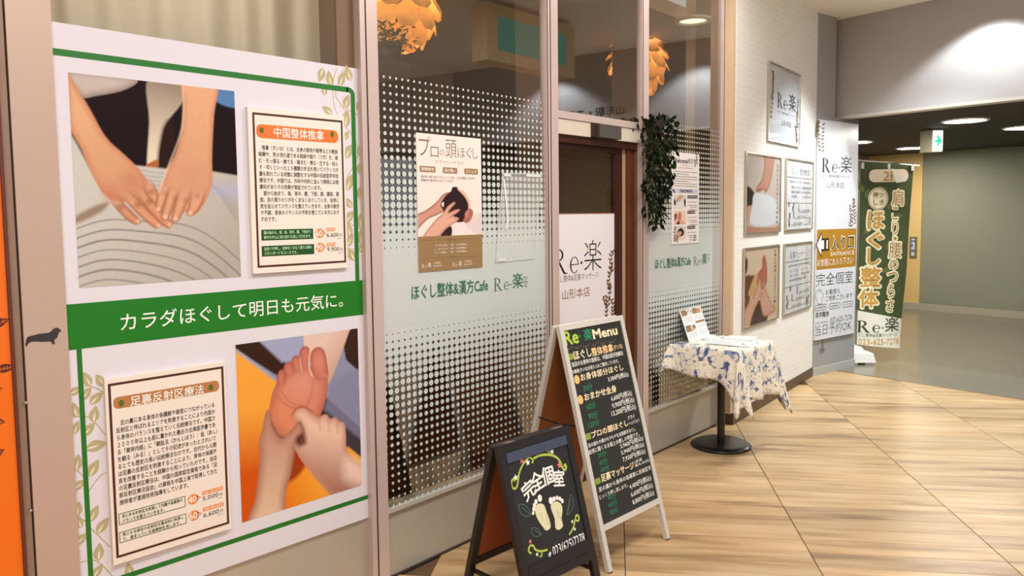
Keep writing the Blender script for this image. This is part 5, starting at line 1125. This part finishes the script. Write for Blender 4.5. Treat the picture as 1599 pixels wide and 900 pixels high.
mk.each('chalk_dot', mat('chalk_apricot', (246, 190, 116), .8), MEN)
sq_ = MB()
for i in range(6):
    x = 884+i*13.4; y = 544.5-i*2.3; sq_.stroke(spline([MOo.px(x, y), MOo.px(x+3, y+2.6), MOo.px(x+7, y-.6)], 4), .005, WM); sq_.flat(ell(MOo.px(x+9.5, y-1.8), .004, .004, 8), WM)
sq_.stuff('chalk_squiggle', mat('chalk_mauve', (120, 96, 84), .8), MEN)
# ================================================================== SMALL BLACK A-BOARD
L1, R1 = np.array((2.118, -.782, 0)), np.array((2.54, -.814, 0)); TR1 = np.array((2.54, -.619, .696))
KO = Frame(L1, R1-L1, TR1-R1); kW = float(np.linalg.norm(R1-L1)); kH = float(np.linalg.norm(TR1-R1))
BW = mat('black_frame', (28, 20, 20), .4, var=.15); BSL = mat('blackboard', (34, 35, 36), .55, var=.12, scale=5)
KB = thing('blackboard_sign', 'small black A-board with chalk footprints and green vine drawing', 'blackboard', KO, (kW/2, 0))
kvb = KO.px(920, 868)[1]-.02
KBACK = mat('hardboard_red', (142, 66, 20), .7, var=.1, scale=3)
rear = aframe(KO, kW, kH, kvb, .034, .024, KB, BW, BSL, KBACK, BW, 0, 0)
a, b = (.034, .13, -.012), rear(.034, .13, .012); MB().bar(a, b, .014, .014, (1, 0, 0)).build('stretcher', BW, KB); a, b = (kW-.034, .13, -.012), rear(kW-.034, .13, .012); MB().bar(a, b, .014, .014, (1, 0, 0)).build('stretcher', BW, KB)
hg = MB()
for u_ in (.05, kW-.09): hg.box(u_, u_+.05, kH-.004, kH+.003, -.045, -.004)
hg.each('hinge', mat('hinge_brass', (176, 150, 130), .35, .7), KB)
MB().box(.036, kW-.036, kH-.075, kH-.036, -.005, .002).build('slate_strip', mat('slate_strip', (62, 70, 92), .5), KB)
MB().box(.034, kW-.034, kvb+.036, kvb+.085, -.005, .0015).build('lower_strip', BW, KB)
WK = -.0045; KOo = KO.off(WK); K4 = lambda x, y: KOo.px(700+x/4, 675+y/4); K5 = lambda x, y: KOo.px(760+x/8.883, 690+y/8.883)
tw = Text()
for ch, x, y, s, ro in (('完', 580, 668, .070, .34), ('全', 697, 545, .072, .18), ('個', 848, 470, .072, .0), ('室', 1003, 505, .064, -.22)):
    c = K5(x, y); tw.add(ch, (c[0]-s/2, c[1]-s/2, c[0]+s/2, c[1]+s/2), WK, .028, 1, ro)
c0_, c1_ = K4(657, 765), K4(853, 665); tw.add('023(625)7278', (c0_[0], c0_[1]-.02, c1_[0], c0_[1]+.03), WK, .008); tw.build('chalk_white', MATS['chalk_white'], KB)
vn = MB(); LIME = mat('chalk_yellowgreen', (178, 196, 84), .8)
for pts, wd in (([(395, 550), (372, 520), (345, 555), (350, 620), (385, 655), (420, 620), (435, 540), (450, 440), (490, 340), (540, 260), (590, 222), (632, 240), (640, 280), (622, 292)], .008), ([(650, 235), (720, 195), (800, 182), (890, 185), (970, 220), (1020, 280), (1045, 350), (1080, 395), (1102, 360), (1090, 318), (1070, 345)], .010), ([(872, 180), (865, 135), (842, 105), (830, 125), (850, 145)], .006)):
    vn.stroke(spline([K5(*p) for p in pts], 5), wd, WK)
for pts, wd in (([(520, 760), (503, 745), (508, 715), (530, 710), (545, 735), (580, 745), (620, 735)], .008), ([(580, 745), (585, 770), (570, 780)], .006), ([(755, 642), (780, 600), (790, 560), (800, 520), (815, 530), (812, 555), (795, 550)], .008)):
    vn.stroke(spline([K4(*p) for p in pts], 5), wd, WK)
vn.each('chalk_vine', LIME, KB)
ft = MB(); EC = mat('chalk_ivory', (222, 218, 180), .8)
ft.flat(spline([K4(*p) for p in ((545, 465), (568, 447), (598, 456), (614, 500), (634, 556), (638, 598), (612, 616), (588, 590), (556, 540), (541, 492))], 4, True), WK)
ft.flat(spline([K4(*p) for p in ((641, 455), (674, 434), (704, 450), (713, 490), (708, 540), (716, 588), (692, 611), (670, 600), (664, 540), (646, 492))], 4, True), WK)
ft.each('footprint', EC, KB); ft = MB()
for x, y, r_ in ((572, 414, .0125), (548, 436, .009), (538, 458, .008), (533, 482, .0075), (530, 507, .0065), (641, 429, .0125), (661, 418, .009), (680, 412, .008), (697, 417, .008), (712, 431, .0085)): ft.flat(ell(K4(x, y), r_, r_*1.15, 14), WK)
ft.stuff('toe_dots', MATS['chalk_white'], KB)
fl_ = MB()
for p in ((612, 520), (575, 500), (690, 500), (675, 480)): fl_.stroke([K4(*p), K4(p[0]+16, p[1]+60)], .002, WK+.0003)
fl_.stuff('footprint_lines', mat('chalk_sand', (170, 166, 130), .8), KB)
lo_ = MB()
for pts in ([(515, 518), (480, 525), (450, 500), (440, 455), (475, 455), (500, 480)], [(742, 520), (748, 470), (765, 390), (782, 440), (775, 480)], [(580, 640), (550, 655), (528, 640), (520, 602), (550, 602), (570, 625)]): lo_.stroke(spline([K4(*p) for p in pts], 4, True), .0025, WK, True)
for a, b in (((515, 518), (460, 470)), ((742, 520), (765, 420)), ((580, 640), (532, 612))): lo_.stroke([K4(*a), K4(*b)], .002, WK)
lo_.each('chalk_leaf', mat('chalk_teal', (86, 122, 108), .8), KB)
def star(mb, c, r_):
    mb.flat([(c[0]+(r_ if i % 2 == 0 else r_*.45)*math.sin(i*math.pi/5), c[1]+(r_ if i % 2 == 0 else r_*.45)*math.cos(i*math.pi/5)) for i in range(10)], WK)
s1, s2 = MB(), MB()
for x, y in ((485, 255), (1008, 325)): star(s1, K5(x, y), .016)
for p in ((512, 685),): star(s1, K4(*p), .010)
for x, y in ((905, 137), (402, 500), (570, 290)): star(s2, K5(x, y), .014)
for p in ((555, 765), (775, 560), (790, 607)): star(s2, K4(*p), .009)
s1.each('chalk_flower_pink', mat('chalk_pink', (240, 120, 110), .8), KB); s2.each('chalk_flower_white', MATS['chalk_white'], KB)
hs = MB(); hs.stroke(spline([K4(*p) for p in ((640, 752), (633, 770), (640, 800), (650, 820))], 4), .012, WK); hs.build('chalk_handset', mat('chalk_blue', (190, 220, 240), .8), KB)
# ================================================================== INSIDE THE SHOP
def pendant(label, cx, cy, cz, r0):
    o = thing('pendant_lamp', label, 'lamp', WORLD, (cx, cy, cz-r0), 'layered petal pendant lamps inside the shop')
    pm_ = PETAL; tiers = 7
    for k in range(tiers):
        ph_ = math.radians(70-k*23); rr_ = r0*max(.16, math.cos(ph_)); zz = cz+r0*.98*math.sin(ph_); n = 9 if k in (2, 3, 4) else 7 if k in (1, 5) else 5
        for i in range(n):
            a = 2*math.pi*(i+.5*(k % 2))/n; p = bpy.data.objects.new('petal', pm_); C.objects.link(p); p.parent = o
            s = r0*.60*(.8 if k in (0, 6) else 1.0)
            p.location = (rr_*.86*math.cos(a), rr_*.86*math.sin(a), zz-(cz-r0)); p.rotation_euler = Matrix.Rotation(a, 3, 'Z').to_euler(); tilt = math.radians(-(70-k*23)*.8-30)
            p.rotation_euler = (Matrix.Rotation(a, 3, 'Z') @ Matrix.Rotation(tilt, 3, 'Y')).to_euler(); p.scale = (s, s, s)
    MB().tube([(cx, cy, cz+r0*.9), (cx, cy, 3.0)], .006, 6).build('cord', INK, o)
    MB().lathe([(.0001, -.055), (.035, -.04), (.05, 0), (.035, .04), (.0001, .055)], (cx, cy, cz), 14).build('bulb', BULB, o, smooth=True)
    l = bpy.data.lights.new('pendant_light', 'POINT'); l.energy = 26; l.color = (1, .82, .55); l.shadow_soft_size = .06; lo2 = bpy.data.objects.new('pendant_light', l); C.objects.link(lo2); lo2.location = (cx, cy, cz)
    return o
def petalmat():
    m = bpy.data.materials.new('petal_veneer'); m.use_nodes = True; nt = m.node_tree; N = nt.nodes; L = nt.links; b = N['Principled BSDF']
    b.inputs['Base Color'].default_value = (*lin((232, 186, 116)), 1); b.inputs['Roughness'].default_value = .5
    tr = N.new('ShaderNodeBsdfTranslucent'); tr.inputs[0].default_value = (*lin((250, 206, 130)), 1); mx = N.new('ShaderNodeMixShader'); mx.inputs[0].default_value = .22
    L.new(b.outputs[0], mx.inputs[1]); L.new(tr.outputs[0], mx.inputs[2]); L.new(mx.outputs[0], N['Material Output'].inputs[0]); return m
BULB = emit('bulb_glow', (255, 214, 150), 6)
pv = []; pf = []
prof = [(0, .28), (.3, .50), (.78, .50), (1.08, .20)]
for i, (x, w_) in enumerate(prof):
    for j, y in enumerate((-1, -.5, 0, .5, 1)): pv.append((0.04*(1-(y*y))*1.2-.10*(x-.5)**2, y*w_, -x+.4))
for i in range(3):
    for j in range(4): k = i*5+j; pf.append((k, k+1, k+6, k+5))
PETAL = bpy.data.meshes.new('petal'); PETAL.from_pydata(pv, [], pf); PETAL.materials.append(petalmat())
def atdepth(x, y, yw): d = ray(x, y); t = (yw-CAM[1])/d[1]; return CAM+d*t
pz = atdepth(996, 97, .75); pendant('glowing petal pendant lamp seen above the entrance door', pz[0], pz[1], pz[2], .235)
pz = atdepth(624, 4, .85); pendant('glowing petal pendant lamp at the top left of the first window', pz[0], pz[1], pz[2], .235)
# fern under the left lamp
hp = atdepth(608, 62, .62)
HPl = thing('potted_fern', 'small dim potted fern under the left pendant lamp', 'plant', WORLD, (hp[0], hp[1], hp[2]-.14)); r = random.Random(3); fm = MB()
for k in range(170):
    a = r.uniform(0, 6.28); d = np.array((math.cos(a), math.sin(a), r.uniform(-.4, 1.0))); c = np.array(hp)+np.array((r.uniform(-.13, .13), r.uniform(-.1, .1), r.uniform(-.05, .07))); leaf3(fm, c, d, r.uniform(.03, .05), .014, r.uniform(0, 6))
o = fm.build('foliage', mat('fern_green', (84, 92, 52), .6, var=.3, scale=30), HPl); o['kind'] = 'stuff'
MB().lathe([(.0001, -.14), (.05, -.14), (.07, -.02), (.06, -.02)], tuple(hp), 18).build('pot', mat('pot_brown', (72, 54, 42), .6), HPl, smooth=True)
# tall cabinet carrying the fern, reception counter, partition
cb = thing('tall_cabinet', 'dark tall cabinet standing behind the first window', 'cabinet', WORLD, (hp[0], hp[1], .006))
MB().box(hp[0]-.3, hp[0]+.3, hp[1]-.16, hp[1]+.2, .04, hp[2]-.142).build('body', mat('cabinet_dark', (64, 46, 32), .5), cb); MB().box(hp[0]-.28, hp[0]+.28, hp[1]-.14, hp[1]+.18, .007, .04).build('plinth', INK, cb)
for s in (0, 1): dd = MB().box(hp[0]-.295+s*.297, hp[0]-.005+s*.297, hp[1]-.175, hp[1]-.161, .06, hp[2]-.16).build('cabinet_door', mat('cabinet_face', (84, 60, 40), .5), cb)
ct_ = thing('reception_counter', 'brown reception counter inside behind the dotted window', 'counter', WORLD, (4.0, 1.9, .006))
MB().box(3.1, 4.9, 1.7, 2.2, .007, 1.0).build('body', mat('counter_brown', (110, 78, 50), .5), ct_); MB().box(3.05, 4.95, 1.65, 2.25, 1.0, 1.04).build('worktop', mat('counter_top', (176, 146, 108), .4), ct_)
pn = thing('folding_screen', 'beige upright screen inside behind the first window', 'screen', WORLD, (3.2, .9, .006))
for k in range(3): MB().box(2.95+.22*k, 3.155+.22*k, .88+.03*(k % 2), .90+.03*(k % 2), .02, 1.75).build('screen_panel', mat('screen_beige', (176, 148, 112), .7), pn)
area('shop_interior_light', (1.3, .75, 2.96), .6, .3, 42, WARM); area('shop_interior_light', (5.2, 2.0, 2.96), .5, .5, 16, WARM); area('shop_interior_light', (2.6, 2.4, 2.96), .5, .5, 12, WARM)  # first lamp is added to brighten the curtain from behind
# round ceiling light seen through the second window
dl = gz(1082, 30, 2.998)
SD = thing('shop_downlight', 'small round ceiling light seen through the top of the second window', 'ceiling light', WORLD, (dl[0], dl[1], 2.998))
MB().lathe([(.13, 0), (.128, -.02), (.105, -.022), (.10, -.004)], (dl[0], dl[1], 2.998), 28).build('rim', mat('downlight_rim', (230, 224, 210), .35), SD, smooth=True)
MB().lathe([(.10, -.006), (.0001, -.008)], (dl[0], dl[1], 2.998), 28).build('diffuser', emit('downlight_glow', (255, 240, 214), 3.0), SD)
# ================================================================== PASSAGE
PASS = emit('passage_lamp', (255, 250, 240), 115)
for lab, x, y in (('downlight just above and right of the exit sign', 1507, 188), ('downlight in the dark ceiling at the right picture edge', 1600, 199), ('downlight in the dark ceiling left of the exit sign', 1424, 231), ('downlight in the dark ceiling just above the green banner', 1336, 222)):
    P = gz(x, y, CEIL2); o = thing('recessed_light', 'bright '+lab, 'ceiling light', WORLD, (P[0], P[1], CEIL2), 'downlights in the dark passage ceiling')
    rL = .19
    MB().lathe([(rL+.03, 0), (rL+.028, -.010), (rL, -.012), (rL-.004, -.003)], (P[0], P[1], CEIL2-.0005), 32).build('rim', mat('rim_white', (220, 216, 208), .4), o, smooth=True)
    MB().lathe([(rL-.002, -.004), (rL*.6, -.010), (.0001, -.012)], (P[0], P[1], CEIL2-.0005), 32).build('diffuser', PASS, o, smooth=True)
ex = gz(1460, 201, CEIL2); EXd = np.array((.66, -.751, 0))
EF = Frame(ex, EXd); 
u0_, u1_ = EF.px(1456.5, 220)[0], EF.px(1473, 220)[0]; ul2 = EF.px(1448.5, 220)[0]; vb2, vt2 = EF.px(1460, 237)[1], EF.px(1460, 203)[1]
EX = thing('exit_sign', 'lit white exit sign with a green arrow hanging from the dark ceiling', 'exit sign', EF, ((u0_+u1_)/2, vb2))
dpt = .16
MB().add([(u0_, vb2, -.01), (u1_, vb2, -.01), (u1_, vt2, -.01), (u0_, vt2, -.01), (ul2, vb2, -dpt), (u1_-.03, vb2, -dpt), (u1_-.03, vt2, -dpt), (ul2, vt2, -dpt)], [(0, 1, 2, 3), (7, 6, 5, 4), (4, 0, 3, 7), (1, 5, 6, 2), (3, 2, 6, 7), (0, 4, 5, 1)]).build('housing', mat('exit_housing', (206, 198, 176), .5), EX)
MB().box(u0_+.006, u1_-.006, vb2+.008, vt2-.008, -.0098, 0).build('lit_face', emit('exit_face', (236, 250, 248), 1.5), EX)
W_ = u1_-u0_; H_ = vt2-vb2; P_ = lambda x, y: (u0_+W_*x, vb2+H_*y)
MB().prism([P_(.18, .54), P_(.5, .54), P_(.36, .74), P_(.5, .74), P_(.84, .5), P_(.5, .26), P_(.36, .26), P_(.5, .44), P_(.18, .44)], .0002, .002).build('arrow', emit('exit_green', (0, 196, 150), .8), EX)
MB().box((u0_+u1_)/2-.03, (u0_+u1_)/2+.01, vt2+.001, .0, -.08, -.05).build('hanger', MATS['exit_housing'], EX)
# notice on the cream wall, small grey fitting at the right edge
FBc = FB.off(.03); nq = FBc.q(1421, 370, 402, 1432)
NT = thing('framed_notice', 'small framed notice on the cream wall beside the banner', 'notice', FBc, ((nq[0]+nq[2])/2, nq[1]))
MB().prism(rect(nq), .001, .02).build('frame', mat('notice_frame', (112, 108, 92), .5), NT); i_ = .03; MB().prism(rect((nq[0]+i_, nq[1]+i_, nq[2]-i_, nq[3]-i_)), .0201, .022).build('paper', mat('notice_paper', (214, 218, 214), .5), NT)
pp = MB(); H_ = nq[3]-nq[1]; W_ = nq[2]-nq[0]
for a in ((.2, .74, .8, .84), (.2, .5, .5, .66), (.3, .25, .8, .4)): pp.flat(rect((nq[0]+W_*a[0], nq[1]+H_*a[1], nq[0]+W_*a[2], nq[1]+H_*a[3])), .0225)
pp.stuff('print', mat('notice_blue', (96, 116, 150), .5), NT)
dq_ = FB.off(.001).q(1589, 221, 228, 1606); DV = thing('wall_device', 'small pale grey fitting high on the grey wall at the right edge', 'fitting', FB, ((dq_[0]+dq_[2])/2, dq_[1]))
MB().prism(rr(dq_, .02), .001, .06).build('casing', mat('device_grey', (176, 172, 164), .5), DV); MB().prism(rr((dq_[0]+.03, dq_[1]-.012, dq_[2]-.03, dq_[1]-.001), .004), .008, .05).build('lens', mat('device_dark', (60, 58, 56), .3), DV)
# hanging wayfinding box and lettering on the lintel, both mirrored in the shop glass
WY = thing('hanging_guide_sign', 'teal guide sign in a cream frame hung over the corridor, mirrored in the glass', 'sign', WORLD, (5.4, -2.0, 2.95))
MB().box(4.8, 6.05, -2.10, -1.92, 2.93, 3.42).build('frame', mat('guide_frame', (222, 196, 156), .5), WY); MB().box(4.94, 5.91, -1.9195, -1.915, 3.03, 3.32).build('panel', emit('guide_teal', (70, 130, 116), 1.0), WY)
for x in (5.0, 5.85): MB().tube([(x, -2.0, 3.42), (x, -2.0, CEIL)], .012, 8).build('hanger', AL, WY)
u_a = float((np.array((HA[0], -2.3, 0))-HA)@FH.u); LT_ = thing('lintel_lettering', 'dark station-name lettering on the grey lintel, mirrored in the transom glass', 'lettering', FH, (u_a+.5, 2.7))
Text().add('山形駅・エスパル', (u_a, 2.74, u_a+1.0, 2.84), .003, .01).build('letters', INK, LT_)
# remove the helper used to shape lettering
bpy.data.objects.remove(_to); bpy.data.curves.remove(_tc)
